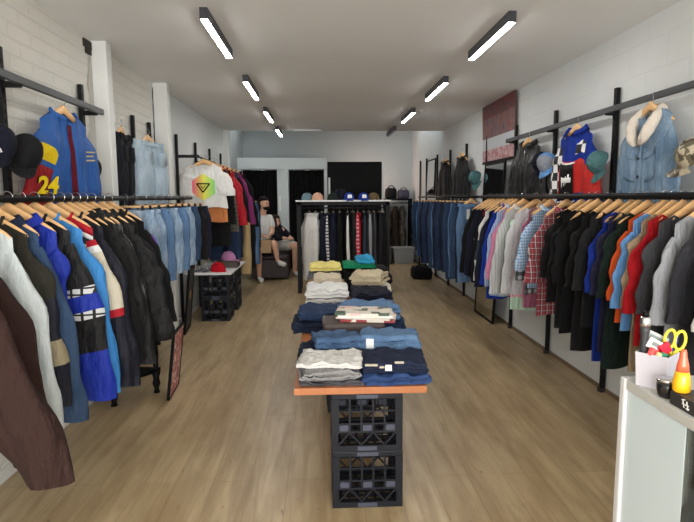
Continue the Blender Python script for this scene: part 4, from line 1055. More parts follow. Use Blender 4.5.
cap('olive and orange cap right of the royal blue pair', (.80, 8.42, 1.421), (.9, -.5, 0), (0, 0, 1), C('olive cap', 120, 100, 70, var=.4), group=GC)

# ------------------------------------------------------------------ left display table
WB = plain('white laminate', rgb(228, 230, 230), .4)
tag(MB().box(-1.60, -1.07, 6.40, 7.62, .560, .582).build('tabletop', WB, smooth=False, bevel=.003), 'white board on black crates below the hanging jeans on the left', 'tabletop')
G2 = 'milk crates under the white board'
for (y, w_) in ((6.60, 'near'), (7.25, 'far')):
    crate(-1.27, y, 0, f'{w_} lower black milk crate under the white board on the left', 0, G2); crate(-1.27, y, .279, f'{w_} upper black milk crate under the white board on the left', 0, G2)
cap('red cap lying on the white board', (-1.25, 6.56, .585), (.9, -.45, -.05), (0, 0, 1), C('scarlet cap', 214, 18, 40))
hbx = thing('hat_box', 'dark brown leather box under the pink cap on the white board', 'box', (-1.20, 7.02, .583))
m = MB(); m.box(-.13, .13, -.12, .12, 0, .07); m.build('box', LEAB, hbx, smooth=False, bevel=.006)
m = MB(); m.box(-.134, .134, -.124, .124, .07, .085); m.build('lid', LEAB, hbx, smooth=False, bevel=.006)
cap('pink cap on the dark brown box', (-1.20, 7.02, .669), (.9, -.3, 0), (0, 0, 1), C('pink cap cotton', 206, 140, 188))
sh = thing('sandal_pair', 'pair of grey strappy sandals at the left of the white board', 'sandals', (-1.43, 6.62, .583), -.3)
for s in (-1, 1):
    m = MB(); m.grid([[(s * .055 + w_ * a, -.13 + .26 * v, zz) for a in (-1, -.5, .5, 1)] for v, w_, zz in ((0, .02, .012), (.15, .04, .014), (.5, .034, .016), (.85, .036, .02), (1, .018, .022))]); m.grid([[(s * .055 + w_ * a, -.13 + .26 * v, 0) for a in (1, .5, -.5, -1)] for v, w_ in ((0, .02), (.15, .04), (.5, .034), (.85, .036), (1, .018))])
    m.build('sole', LGREY, sh)
    for v in (.2, .45, .8):
        m = MB(); m.tube([(s * .055 + .038 * math.cos(q * PI / 6), -.13 + .26 * v, .012 + .045 * math.sin(q * PI / 6)) for q in range(7)], .007, 6); m.build('strap', ASHG, sh)

# ------------------------------------------------------------------ left floor pieces
def paint_mat(name, cols, sx=7, sy=3, dist=1.5, detail=5):
    k = NT(name); g = k.n('ShaderNodeNewGeometry'); mp = k.n('ShaderNodeMapping'); mp.inputs['Scale'].default_value = (sx, sx, sy); k.l(g.outputs['Position'], mp.inputs[0])
    nz = k.n('ShaderNodeTexNoise', i_Scale=1.0, i_Detail=detail, i_Distortion=dist, i_Roughness=.7); k.l(mp.outputs[0], nz.inputs['Vector'])
    rp = k.n('ShaderNodeValToRGB'); els = rp.color_ramp.elements
    els[0].position = .28; els[0].color = cols[0]; els[1].position = .72; els[1].color = cols[-1]
    for i, c in enumerate(cols[1:-1]): e = els.new(.28 + .44 * (i + 1) / (len(cols) - 1)); e.color = c
    k.l(nz.outputs[0], rp.inputs[0]); k.l(rp.outputs[0], k.b.inputs['Base Color']); k.b.inputs['Roughness'].default_value = .6
    return k.m
def leaning(name, label, cat, a, b, h, lean, face_m, side):
    """panel standing on the floor from a to b, leaning away from the aisle; side=+1: its face looks to +x"""
    a, b = Vector((a[0], a[1], 0)), Vector((b[0], b[1], 0)); c = (a + b) / 2; wv = (b - a).length; rz = math.atan2((b - a).y, (b - a).x)
    t = thing(name, label, cat, c, rz, None); s = -1 if side > 0 else 1
    M_ = Matrix.Rotation(-s * lean if side > 0 else -s * lean, 4, 'X')
    return t, wv, M_
def framed(label, a, b, h, lean, face_m, name='framed_picture', fw_=.018, cat='picture', frame_m=None, extra=None, tilt=0):
    a, b = Vector((a[0], a[1], 0)), Vector((b[0], b[1], 0)); c = (a + b) / 2; wv = (b - a).length; rz = math.atan2((b - a).y, (b - a).x)
    t = thing(name, label, cat, (c.x, c.y, .002), rz, None, lean)
    hw = wv / 2; fm = frame_m or BLACKP
    m = MB(); m.box(-hw, hw, -.011, .011, 0, fw_); m.box(-hw, hw, -.011, .011, h - fw_, h); m.box(-hw, -hw + fw_, -.011, .011, fw_, h - fw_); m.box(hw - fw_, hw, -.011, .011, fw_, h - fw_)
    m.build('frame', fm, t, smooth=False)
    MB().box(-hw + fw_, hw - fw_, -.006, .006, fw_, h - fw_).build('picture', face_m, t, smooth=False)
    if extra: extra(t, hw, h)
    return t
COLL = magmat('red collage', rgb(172, 60, 70), [rgb(120, 40, 50), rgb(214, 170, 168), rgb(84, 56, 60), rgb(196, 90, 96), rgb(226, 206, 200)], 42)
framed('red and pink collage picture leaning by the turned-leg table on the left', (-1.125, 3.86), (-1.15, 4.23), .50, .12, COLL, fw_=.010)
def lab(t, hw, h): MB().box(-.05, .05, -.0085, -.006, h * .5, h * .62).build('gold_plate', plain('gold plate', rgb(196, 160, 92), .4, .5), t, smooth=False)
framed('black framed picture with a gold plate, standing beside the crates on the left', (-1.48, 5.78), (-1.53, 6.24), .72, .1, paint_mat('dark picture', [rgb(28, 28, 30), rgb(60, 58, 58), rgb(30, 30, 32)], 8, 8), fw_=.03, extra=lab)
st = thing('side_table', 'black side table with turned legs and a low shelf under the coats', 'side table', (-1.42, 3.92, 0))
legp = [(.024, 0), (.016, .03), (.03, .07), (.022, .11), (.034, .16), (.018, .19), (.024, .30), (.018, .40), (.03, .44), (.024, .50)]
for (x, y) in ((-1.26, 4.05), (-1.48, 3.79), (-1.56, 4.0)):
    MB().lathe(legp, 14, c=(x + 1.42, y - 3.92, 0)).build('leg', BLACKP, st)
for nm, z0, z1, k in (('shelf', .165, .19, 1.0), ('top', .50, .525, 1.15)):
    m = MB(); pts_ = [(.19 * k, .15 * k), (-.06 * k, .19 * k - .02), (-.20 * k, .12 * k), (-.10 * k, -.17 * k), (.0, -.15 * k), (.15 * k, .05 * k)]
    m.add([(x, y, z0) for x, y in pts_] + [(x, y, z1) for x, y in pts_], [tuple(range(6))[::-1], tuple(range(6, 12))] + [(i, (i + 1) % 6, 6 + (i + 1) % 6, 6 + i) for i in range(6)])
    m.build(nm, BLACKP, st, smooth=False)

# ------------------------------------------------------------------ things hung on the left wall
def textmesh(s_, size, depth=.004):
    cu = bpy.data.curves.new('txt', 'FONT'); cu.body = s_; cu.size = size; cu.extrude = depth / 2; cu.align_x = 'CENTER'; cu.align_y = 'CENTER'; cu.offset = size * .03
    ob = bpy.data.objects.new('txt', cu); COL.objects.link(ob); dg = bpy.context.evaluated_depsgraph_get(); dg.update()
    me = bpy.data.meshes.new_from_object(ob.evaluated_get(dg)); bpy.data.objects.remove(ob); bpy.data.curves.remove(cu)
    return me
def text_part(s_, size, M_, m, parent, name, shear=0):
    me = textmesh(s_, size); me.transform(Matrix.Shear('XZ', 4, (0, 0)) if False else Matrix.Identity(4)); 
    if shear:
        for v in me.vertices: v.co.x += shear * v.co.y
    me.transform(M_); me.materials.clear(); me.materials.append(m); me.name = name
    o = bpy.data.objects.new(name, me); COL.objects.link(o); o.parent = parent; return o
FACE = Matrix.Rotation(PI / 2, 4, 'X')   # text plane to the xz plane, readable from -y
RBLUE = C('racing blue nylon', 50, 104, 184, rough=.6); RRED = C('racing red nylon', 176, 30, 40, rough=.6); DKRED = C('dark red lining', 110, 24, 40)
def racing_left(c, t):
    sl = [o for o in t.children if o.name.startswith('sleeve')]
    text_part('24', .14, Matrix.Translation((-.308, -.090, -.515)) @ Matrix.Rotation(-.25, 4, 'Z') @ FACE, BLACKP, sl[0], 'sleeve_number_shadow', .2)
    text_part('24', .13, Matrix.Translation((-.306, -.094, -.512)) @ Matrix.Rotation(-.25, 4, 'Z') @ FACE, GOLD, sl[0], 'sleeve_number', .2)
    for i, (w_, z_) in enumerate(((.10, -.30), (.08, -.325), (.09, -.35))):
        MB().bar((.06, -.093, z_), (.06 + w_, -.088, z_ + .006), .004, .008).build('chest_embroidery', plain('tan thread', rgb(190, 170, 110), .8), t, smooth=False)
    c.patch(-.10, .05, .03, .75, .004).build('open_lining', DKRED, t)
garment('racing_jacket', 'blue racing jacket with a red sleeve numbered 24, hung on the left wall', 'jacket', (-1.53, 3.40, 2.04), math.radians(80), RBLUE, 'jacket', where='on the left upper rail', short='blue racing jacket',
        L=.74, topz=-.078, hgroup='wall hangers', flare=(.15, .10), sleeve=(.62, .11, .09, .13, .5), ssm={-1: [RBLUE, GOLD, RRED], 1: RBLUE}, smf={-1: (lambda t, j: 0 if t < .14 else 1 if t < .29 else 0 if t < .34 else 2), 1: None}, collar=('stand', RBLUE), extra=racing_left)
MESHB = C('black mesh cap cotton', 28, 29, 32, var=.3)
cap('navy cap with white script at the left edge, on the brick wall', (-1.52, 2.67, 1.70), (.15, -.85, -.5), (.45, -.25, .8), CAPN, group='caps on the left wall', script=TAGP)
cap('black mesh trucker cap beside the navy cap on the left wall', (-1.50, 2.86, 1.68), (.35, -.75, -.7), (.55, -.15, .7), MESHB, group='caps on the left wall')
cap('black cap hung between the blue racing jacket and the pillar', (-1.56, 3.74, 1.64), (.3, -.6, -.7), (.6, -.2, .6), MESHB, group='caps on the left wall')
pants('jeans', 'black jeans hung sideways on the left wall between the two pillars', 'jeans', (-1.585, 4.50, 2.06), math.radians(92), C('black denim', 30, 30, 38), L=.8, where='on the left wall between the pillars', short='black jeans', hgroup='wall hangers', hanger='wood', wide=.8)
pants('jeans', 'ice blue jeans draped from a hanger on the left wall post', 'jeans', (-1.56, 5.10, 2.06), math.radians(80), JEANK, L=.78, where='on the left wall post', short='ice blue jeans', hgroup='wall hangers', hanger='wood', wide=1.25, thick=1.2, taper=1.1)

# ------------------------------------------------------------------ high bar at the left
RAIN = None
def rainbow():
    k = NT('gradient print'); tc = k.n('ShaderNodeTexCoord'); sp = k.n('ShaderNodeSeparateXYZ'); k.l(tc.outputs['Object'], sp.inputs[0])
    mr = k.n('ShaderNodeMapRange'); mr.inputs[1].default_value = -.13; mr.inputs[2].default_value = .15; k.l(sp.outputs[0], mr.inputs[0])
    rp = k.n('ShaderNodeValToRGB'); e = rp.color_ramp.elements; e[0].color = rgb(240, 96, 130); e[1].color = rgb(96, 206, 120); q = e.new(.5); q.color = rgb(226, 222, 92)
    k.l(mr.outputs[0], rp.inputs[0]); k.l(rp.outputs[0], k.b.inputs['Base Color']); k.b.inputs['Roughness'].default_value = .9
    return k.m
RAIN = rainbow()
def print_tee(c, t):
    # hexagon laid on the chest
    m = MB(); cx, cz, r_ = .0, -.355, .155
    rings = []
    def surf(x, z):
        tt = (z - c.ztop(x, True)) / (-c.L - c.ztop(x, True)); tt = max(0, min(1, tt)); w_ = c.ws + (c.wh - c.ws) * smooth(0, 1, tt); u = max(-.98, min(.98, (x - c.sway * tt * tt) / w_))
        return c.pt(u, tt, True, .004)[1]
    for f_ in (.001, .35, .7, 1.0):
        row = []
        for j in range(24):
            a = 2 * PI * j / 24; k6 = math.cos(PI / 6) / math.cos((a % (PI / 3)) - PI / 6)
            x, z = cx + r_ * f_ * k6 * math.sin(a), cz + r_ * f_ * k6 * math.cos(a); row.append((x, surf(x, z) - .002, z))
        rings.append(row)
    m.grid(rings, closed=True); m.build('hexagon_print', RAIN, t)
    tri = [(-.075, -.315), (.075, -.315), (.0, -.415), (-.075, -.315)]
    for a, b in zip(tri[:-1], tri[1:]):
        m = MB(); pp = [(a[0] + (b[0] - a[0]) * i / 6, a[1] + (b[1] - a[1]) * i / 6) for i in range(7)]
        m.tube([(x, surf(x, z) - .006, z) for x, z in pp], .008, 6); m.build('triangle_print', BLACKP, t)
    m = MB(); m.tube([(x, surf(x, -.34) - .006, z) for x, z in ((-.026, -.338), (.0, -.372), (.026, -.338))], .006, 6); m.build('triangle_print', BLACKP, t)
GHH = 'wooden hangers on the high left bar'
def hi(y, rz, m, label, short, kind='jacket', z=1.94, **kw):
    nm = kw.pop('name', 'jacket'); ct = kw.pop('cat', 'jacket')
    return garment(nm, label, ct, (-1.37, y, z), math.radians(rz - 8), m, kind, 'tops on the high left bar', wallside=-1, where='on the high left bar', short=short, hgroup=GHH, topz=-.088, **kw)
hi(6.50, 4, WHITE, 'white t-shirt with a rainbow hexagon and black triangle print, hung high on the left', 'white printed t-shirt', 'tee', name='t_shirt', cat='t-shirt', L=.60, sleeve=(.26, .105, .105, .10, .33), extra=print_tee, collar=('rib', WHITE))
hi(6.68, -8, C('apricot cotton', 236, 150, 92), 'apricot top whose hem shows below the white printed t-shirt', 'apricot top', 'tee', name='t_shirt', cat='t-shirt', L=.76, sleeve=(.25, .10, .09, .08, .3))
hi(6.85, -10, BLK, 'long black top hanging below the apricot one', 'long black top', 'shirt', name='long_top', cat='top', L=1.08, sleeve=(.6, .08, .06, .1, .4))
hi(7.05, -14, plaid('dark plaid', rgb(60, 58, 54), [(0, .05, .02, 0, rgb(120, 108, 96), .6), (2, .05, .02, 0, rgb(120, 108, 96), .6)]), 'dark plaid shirt between the white t-shirt and the red jacket', 'dark plaid shirt', 'shirt', name='shirt', cat='shirt', L=.86, sleeve=(.70, .085, .06, .12, .4))
hi(7.30, -18, REDN, 'red sports jacket with black trim on the high left bar', 'red sports jacket', name='sports_jacket', L=.72, flare=.2, sleeve=(.62, .105, .08, .2, .55), m2=BLK, mf=lambda u, t, fr: 1 if .8 < abs(u) else 0, collar=('stand', REDN), zipm=BLK)
hi(7.60, -16, REDN, 'second red jacket directly behind the sports jacket', 'second red jacket', L=.78, flare=.15, collar=('stand', BLK))
hi(8.0, -16, C('slate nylon', 70, 70, 92), 'slate jacket with black sleeves on the high left bar', 'slate jacket', L=.7, flare=.14, sm=BLK, collar=('stand', BLK))
hi(8.35, -18, C('magenta nylon', 150, 50, 120, rough=.6), 'magenta jacket near the end of the high left bar', 'magenta jacket', L=.78, flare=.18, sleeve=(.66, .105, .08, .18, .55), collar=('stand', NAVY), zipm=NAVY)
hi(8.75, -16, BLK, 'black jacket at the end of the high left bar', 'black end jacket', L=.86, flare=.18, sleeve=(.72, .1, .08, .18, .5), collar=('shirt', BLK))
for i, (y0, y1, z0, z1, lb) in enumerate(((9.74, 10.02, 1.72, 2.02, 'small dark framed picture high on the rear left wall'), (10.15, 10.5, 1.58, 2.05, 'dark blue framed picture beside the fitting rooms on the left wall'))):
    t = thing('framed_picture', lb, 'picture', (-1.795, (y0 + y1) / 2, z0)); hw = (y1 - y0) / 2; h = z1 - z0
    m = MB(); m.box(-.004, .016, -hw, hw, 0, .02); m.box(-.004, .016, -hw, hw, h - .02, h); m.box(-.004, .016, -hw, -hw + .02, .02, h - .02); m.box(-.004, .016, hw - .02, hw, .02, h - .02); m.build('frame', BLACKP, t, smooth=False)
    MB().box(-.004, .01, -hw + .02, hw - .02, .02, h - .02).build('picture', paint_mat('blue grey picture %d' % i, [rgb(40, 48, 62), rgb(96, 110, 126), rgb(50, 56, 66)], 6, 6), t, smooth=False)

# ------------------------------------------------------------------ things hung on the right wall
CKW = None
def checker(name, a, b, s_):
    k = NT(name); tc = k.n('ShaderNodeTexCoord'); c_ = k.n('ShaderNodeTexChecker', i_Scale=s_); k.l(tc.outputs['Object'], c_.inputs['Vector'])
    c_.inputs[1].default_value = a; c_.inputs[2].default_value = b; k.l(c_.outputs[0], k.b.inputs['Base Color']); k.b.inputs['Roughness'].default_value = .7
    return k.m
CKW = checker('black and white checks', rgb(230, 230, 230), rgb(18, 18, 20), 15)
GW = 'wooden hangers on the right upper rail'
def wallr(y, rz, m, label, short, **kw):
    nm = kw.pop('name', 'jacket')
    return garment(nm, label, 'jacket', (1.99, y, 2.055), math.radians(rz), m, 'jacket', None, where='on the right upper rail', short=short, hgroup=GW, topz=-.078, **kw)
SH = denim('sherpa jacket denim', rgb(112, 142, 172), rgb(168, 188, 206), .7)
def sherpa(c, t):
    c.patch(-.10, .10, .0, .99, .005, nu=3, nt=14).build('button_placket', SH, t)
    for s in (-1, 1):
        u0, u1 = sorted((s * .2, s * .66)); po = c.patch(u0, u1, .34, .40, .010).build('pocket_flap', SH, t)
        c.patch(u0, u1, .38, .62, .005).build('chest_pocket', SH, t)
    for i in range(4):
        p = c.pt(.0, .2 + .18 * i, True, .012); MB().lathe([(.0001, -.002), (.009, -.002), (.009, .002), (.0001, .002)], 10).xf(Matrix.Translation(p) @ Matrix.Rotation(PI / 2, 4, 'X')).build('button', plain('dark metal button', rgb(60, 50, 44), .4, .6), t)
    for (x0, z0, x1, z1) in ((-.055, -.10, -.03, -.30), (.055, -.10, .03, -.30)):
        pass
    # thick fleece collar lying open
    m = MB()
    for s in (-1, 1):
        pts_ = [(0, .05, -.062), (s * .05, .045, -.066), (s * .088, .015, -.085), (s * .098, -.03, -.135), (s * .082, -.06, -.20), (s * .05, -.072, -.255), (s * .02, -.076, -.29)]
        m.tube(pts_, [.026, .027, .030, .034, .036, .030, .012], 12)
    m.build('fleece_collar', FLEECE, t)
wallr(3.29, -86, SH, 'light blue denim jacket with a cream fleece collar on the right wall', 'fleece-collared denim jacket', L=.74, wide=.9, sleeve=(.64, .092, .075, .07, .5), extra=sherpa, buttons=None)
def race(c, t):
    c.patch(-.72, .28, .34, .78, .007).build('shield_badge', BLACKP, t)
    c.patch(-.60, .16, .50, .56, .009, nt=2).build('badge_stroke', TAGP, t)
    for i in range(5): c.patch(-.52 + .13 * i, -.45 + .13 * i, .54 - .02 * i, .64 - .02 * i, .0095, nu=1, nt=2).build('badge_stroke', TAGP, t)
    c.patch(-.78, .34, .325, .345, .008, nt=1).build('badge_edge', TAGP, t); c.patch(-.78, .34, .775, .795, .008, nt=1).build('badge_edge', TAGP, t)
    c.patch(.32, .8, .12, .24, .006).build('checker_panel', CKW, t)
wallr(4.25, -84, RRED, 'blue, red and checkered racing jacket on the right wall', 'checkered racing jacket', name='racing_jacket', L=.78, wide=1.02, sleeve=(.64, .105, .08, .14, .5), m2=[ROYAL, C('scarlet nylon', 222, 50, 44, rough=.6)], mf=lambda u, t, fr: 1 if (t < .26 or t > .66) else 2,
      ssm={-1: CKW, 1: [C('scarlet nylon', 222, 50, 44), ROYAL]}, smf={-1: None, 1: (lambda t, j: 1 if t < .25 or t > .62 else 0)}, collar=('big', ROYAL), extra=race)
wallr(5.25, -80, LEATHER, 'black leather jacket with an open collar on the right wall below the upper rail', 'black leather wall jacket', name='leather_jacket', L=.76, wide=1.0, sleeve=(.64, .10, .075, .14, .5), collar=('shirt', LEATHER), zipm=CHROME)
for (y, lb, sh_, px_) in ((8.78, 'black jacket on the far right wall nearest the rear mirror', 'far black wall jacket', 0), (7.72, 'black jacket on the right wall beside the teal cap', 'near black wall jacket', 0)):
    garment('jacket', lb, 'jacket', (1.98, y, 2.12), math.radians(-84), NYL, 'jacket', None, where='on the far right wall', short=sh_, hgroup='wooden hangers on the far right wall', L=.86, wide=.95, sleeve=(.66, .09, .07, .10, .5), collar=('shirt', NYL))
GCR = 'caps on the right wall'
cap('navy cap beside the black leather jacket on the right wall', (2.02, 4.93, 1.76), (-.5, .5, -.6), (-.5, -.2, .8), CAPN, group=GCR)
cap('light blue and grey cap next to the checkered racing jacket', (2.0, 4.78, 1.74), (-.5, -.4, -.6), (-.6, -.1, .7), C('grey cap', 150, 156, 166), bm=LBLUE, back=LBLUE, group=GCR)
cap('teal cap hung on the post beside the checkered racing jacket', (2.03, 3.93, 1.70), (-.35, .1, -.9), (-.7, -.1, .5), TEALC, size=.9, group=GCR)
CAMO = magmat('camouflage', rgb(96, 88, 70), [rgb(60, 54, 44), rgb(140, 126, 98), rgb(176, 164, 140)], 34)
cap('camouflage cap on the right wall beside the fleece-collared denim jacket', (1.98, 2.83, 1.66), (-.5, .7, -.45), (-.45, -.2, .85), CAMO, group=GCR)
cap('faded teal cap on the far right wall beside the black jackets', (2.02, 7.10, 1.70), (-.3, -.3, -.9), (-.8, -.4, .4), TEALC, group=GCR)
# painting
pt_ = thing('painting', 'red and brown crowd painting with a pale band, high on the right wall', 'painting', (2.115, 6.48, 1.90), 0, None, 0, -.03)
PAINT = paint_mat('crowd painting', [rgb(44, 40, 46), rgb(120, 50, 50), rgb(96, 90, 104), rgb(150, 86, 66), rgb(70, 52, 60), rgb(176, 140, 120)], 9, 4, 1.6)
PAINT2 = paint_mat('red painting top', [rgb(60, 34, 38), rgb(120, 52, 52), rgb(72, 50, 56), rgb(130, 66, 56)], 7, 5, 1.2)
PAINT3 = paint_mat('red patterned strip', [rgb(176, 90, 98), rgb(210, 190, 190), rgb(160, 70, 84), rgb(206, 170, 170)], 26, 18, 1.0)
hw = .59
MB().box(-.022, 0, -hw, hw, .0, .69).build('canvas', plain('canvas edge', rgb(70, 50, 48), .7), pt_, smooth=False)
MB().box(-.0235, -.0215, -hw, hw, .14, .28).build('pale_band', plain('pale band paint', rgb(196, 202, 206), .7), pt_, smooth=False)
MB().box(-.024, -.0215, -hw, hw, .28, .52).build('figures', PAINT, pt_, smooth=False)
MB().box(-.024, -.0215, -hw, hw, .52, .69).build('red_ground', PAINT2, pt_, smooth=False)
MB().box(-.024, -.0215, -hw, hw, .0, .14).build('patterned_strip', PAINT3, pt_, smooth=False)
MB().box(-.03, 0, -hw, hw, -.03, .0).build('bottom_edge', BLACKP, pt_, smooth=False)
# mirrors
MIR = plain('mirror glass', rgb(214, 218, 220), .03, 1.0, var=.02, bump=0)
def mirror(label, y0, y1, z0, z1, x0, x1, cat='mirror'):
    lean = math.atan2(x1 - x0, z1 - z0); t = thing('standing_mirror', label, cat, (x0, (y0 + y1) / 2, z0), 0, None, 0, lean); hw = (y1 - y0) / 2; h = math.hypot(z1 - z0, x1 - x0)
    m = MB(); m.box(-.012, .012, -hw, hw, 0, .022); m.box(-.012, .012, -hw, hw, h - .022, h); m.box(-.012, .012, -hw, -hw + .022, .022, h - .022); m.box(-.012, .012, hw - .022, hw, .022, h - .022); m.build('frame', BLACKP, t, smooth=False)
    MB().box(-.006, .010, -hw + .022, hw - .022, .022, h - .022).build('glass', MIR, t, smooth=False)
mirror('tall black-framed mirror standing on the floor between the shirts and the jeans', 6.06, 6.80, .004, 1.86, 1.955, 2.05)
mirror('wall mirror without much frame at the far right, above the jeans', 10.05, 10.80, 1.50, 2.17, 2.075, 2.10)

# ------------------------------------------------------------------ fitting rooms and the rear
FR = plain('fitting room paint', rgb(206, 214, 214), .6, scale=3, var=.03)
fit = thing('fitting_room_frame', 'white fitting room frame with two curtained openings at the rear', 'fitting room', (-.75, 10.95, 0))
ox, oy = .75, -10.95
def fb(nm, x0, x1, y0, y1, z0, z1, mt=FR): return MB().box(x0 + ox, x1 + ox, y0 + oy, y1 + oy, z0, z1).build(nm, mt, fit, smooth=False, bevel=.004)
fb('header', -1.64, .11, 10.88, 11.0, 2.02, 2.235); fb('jamb', -1.64, -1.57, 10.9, 11.0, 0, 2.02); fb('jamb', -.87, -.80, 10.9, 11.0, 0, 2.02); fb('jamb', -.72, -.65, 10.9, 11.0, 0, 2.02); fb('jamb', .06, .11, 10.9, 11.0, 0, 2.02)
fb('divider', -.80, -.72, 10.93, 12.6, 0, 2.02); fb('side_panel', .07, .11, 11.0, 12.75, 0, 2.2)
nt_ = MB().box(-.84 + ox, -.80 + ox, 10.896 + oy, 10.9 + oy, 1.2, 1.5).build('notice', TAGP, fit, smooth=False)
CURT = C('black curtain velvet', 20, 20, 22, rough=.95)
for (x0, x1, lb) in ((-1.56, -.88, 'black floor-length curtain in the left fitting room opening'), (-.64, .05, 'black floor-length curtain in the right fitting room opening')):
    t = thing('curtain', lb, 'curtain', ((x0 + x1) / 2, 11.03, 0)); hw = (x1 - x0) / 2; m = MB(); rows = []
    for j in range(9):
        z = .04 + (1.96) * j / 8; rows.append([(-hw + 2 * hw * i / 60, .028 * math.sin(i / 60 * 2 * PI * 9) + .01 * math.sin(i * .7 + z), z) for i in range(61)])
    m.grid(rows); m.build('fabric', CURT, t)
    MB().tube([(-hw, 0, 2.005), (hw, 0, 2.005)], .012, 8).build('rod', CHROME, t)
    for i in range(8): MB().tube([(-hw + 2 * hw * (i + .5) / 8 + .0, .017 * math.cos(q * PI / 4), 2.005 + .017 * math.sin(q * PI / 4)) for q in range(9)], .003, 5, cap=False).build('ring', CHROME, t)
pp = thing('partition_panel', 'large black partition panel right of the fitting rooms', 'partition', (.66, 10.94, 0))
MB().box(-.54, .54, -.03, .03, 0, 2.16).build('panel', BLACKP, pp, smooth=False); MB().box(.541, .575, -.035, .035, 0, 2.1).build('edge_trim', WHITEP, pp, smooth=False)
MB().box(-.52, -.485, -.034, -.029, 1.45, 1.85).build('light_strip', WHITEP, pp, smooth=False)
# stock shelf at the back right
ss = thing('stock_shelf', 'dark stock shelf with hanging space in the rear right corner', 'shelf unit', (1.66, 12.45, 0))
MB().box(-.44, .38, -.2, .2, 1.39, 1.43).build('shelf_board', BLACKP, ss, smooth=False)
for x in (-.42, .36): MB().box(x - .02, x + .02, -.18, .18, 0, 1.39).build('side', BLACKP, ss, smooth=False)
MB().tube([(-.40, 0, 1.33), (.34, 0, 1.33)], .012, 8).build('rail', CHROME, ss)
CAMOD = magmat('dark camouflage', rgb(62, 54, 46), [rgb(40, 36, 32), rgb(96, 84, 70), rgb(30, 28, 26)], 16)
for i, (x, mm, lb) in enumerate(((1.36, BLK, 'black trousers on the left of the stock shelf'), (1.52, CAMOD, 'camouflage trousers hanging left in the stock shelf'), (1.68, C('umber twill', 66, 54, 46), 'umber trousers hanging in the middle of the stock shelf'), (1.84, CAMOD, 'camouflage trousers hanging right in the stock shelf'))):
    pants('trousers', lb, 'trousers', (x, 12.45, 1.342), math.radians(80), mm, L=1.0, where='in the stock shelf', short=('black trousers', 'left camouflage trousers', 'umber trousers', 'right camouflage trousers')[i], hgroup='clip hangers in the stock shelf', taper=.95, thick=1.5)
def bag(name, label, loc_, w_, d_, h_, m, cat='bag', strap=True):
    t = thing(name, label, cat, loc_); b = MB()
    rows = []
    for (k, z) in ((.9, 0), (1.0, .15 * h_), (1.0, .6 * h_), (.9, .9 * h_), (.55, h_), (.02, h_)):
        rows.append([(w_ / 2 * k * math.copysign(abs(math.cos(q)) ** .5, math.cos(q)), d_ / 2 * k * math.copysign(abs(math.sin(q)) ** .5, math.sin(q)), z) for q in [2 * PI * i / 24 for i in range(24)]])
    b.grid(rows, closed=True); b.f.append(tuple(range(24))[::-1]); b.mi.append(0); b.build('bag_body', m, t)
    if strap: MB().tube([(w_ * .3 * math.cos(q * PI / 8), -d_ * .2, h_ * .85 + h_ * .35 * math.sin(q * PI / 8)) for q in range(9)], .012, 6).build('handle', m, t)
    return t
bag('travel_bag', 'black travel bag on the left of the stock shelf top', (1.58, 12.45, 1.431), .26, .25, .24, BLK)
bag('travel_bag', 'grey patterned travel bag on the right of the stock shelf top', (1.86, 12.42, 1.431), .26, .24, .20, C('patterned grey bag', 90, 90, 108, var=.6))
def tubbox(label, x, y, w_, d_, h_, m):
    t = thing('storage_box', label, 'storage box', (x, y, 0)); b = MB(); a, c = w_ / 2, d_ / 2
    b.add([(-a * .9, -c * .9, 0), (a * .9, -c * .9, 0), (a * .9, c * .9, 0), (-a * .9, c * .9, 0), (-a, -c, h_ * .9), (a, -c, h_ * .9), (a, c, h_ * .9), (-a, c, h_ * .9)], [(0, 3, 2, 1), (4, 5, 6, 7), (0, 1, 5, 4), (1, 2, 6, 5), (2, 3, 7, 6), (3, 0, 4, 7)]); b.build('tub', m, t, smooth=False, bevel=.01)
    MB().box(-a * 1.04, a * 1.04, -c * 1.04, c * 1.04, h_ * .9, h_).build('lid', m, t, smooth=False, bevel=.008)
tubbox('pale grey plastic storage box on the floor before the stock shelf', 1.80, 12.02, .46, .38, .36, plain('pale grey plastic', rgb(150, 154, 156), .5))
tubbox('dark grey plastic storage box left of the pale one', 1.33, 12.05, .40, .36, .36, plain('dark grey plastic', rgb(84, 88, 94), .5))
bag('duffel_bag', 'black duffel bag on the floor under the last jeans on the right', (1.80, 9.75, .0), .36, .5, .22, BLK)

# ------------------------------------------------------------------ counter at the near right
ALU = plain('white aluminium', rgb(206, 206, 208), .35, scale=4, var=.02, bump=0); GREYTOP = plain('grey counter edge', rgb(186, 186, 182), .5)
FROST = plain('frosted panel', rgb(206, 220, 226), .3, scale=3, var=.03, bump=0, coat=.15)
CZ = .945; X0, X1, Y0, Y1 = .858, 1.42, .30, 1.485
co = thing('display_counter', 'white framed glass display counter in the near right corner', 'counter', (X0, Y1, 0))
def cb(nm, x0, x1, y0, y1, z0, z1, mt, bv=.003): return MB().box(x0 - X0, x1 - X0, y0 - Y1, y1 - Y1, z0, z1).build(nm, mt, co, smooth=False, bevel=bv)
cb('countertop', X0 + .005, X1, Y0, Y1 - .005, CZ - .018, CZ, GREYTOP)
cb('top_frame', X0, X0 + .018, Y0, Y1 - .028, CZ - .03, CZ - .001, GREYTOP)
cb('corner_post', X0 - .004, X0 + .024, Y1 - .028, Y1, 0, CZ + .001, ALU, .006)
cb('corner_post', X1 - .028, X1, Y1 - .028, Y1, 0, CZ - .02, ALU, .006)
cb('end_panel', X0 + .024, X1 - .028, Y1 - .016, Y1 - .006, .05, CZ - .02, FROST)
cb('base_frame', X0, X0 + .02, Y0, Y1 - .03, 0, .06, ALU)
cb('frosted_panel', X0 + .006, X0 + .012, 1.205, Y1 - .03, .06, CZ - .03, FROST); cb('inner_panel', X0 + .036, X0 + .042, Y0, 1.205, .06, CZ - .03, FROST)
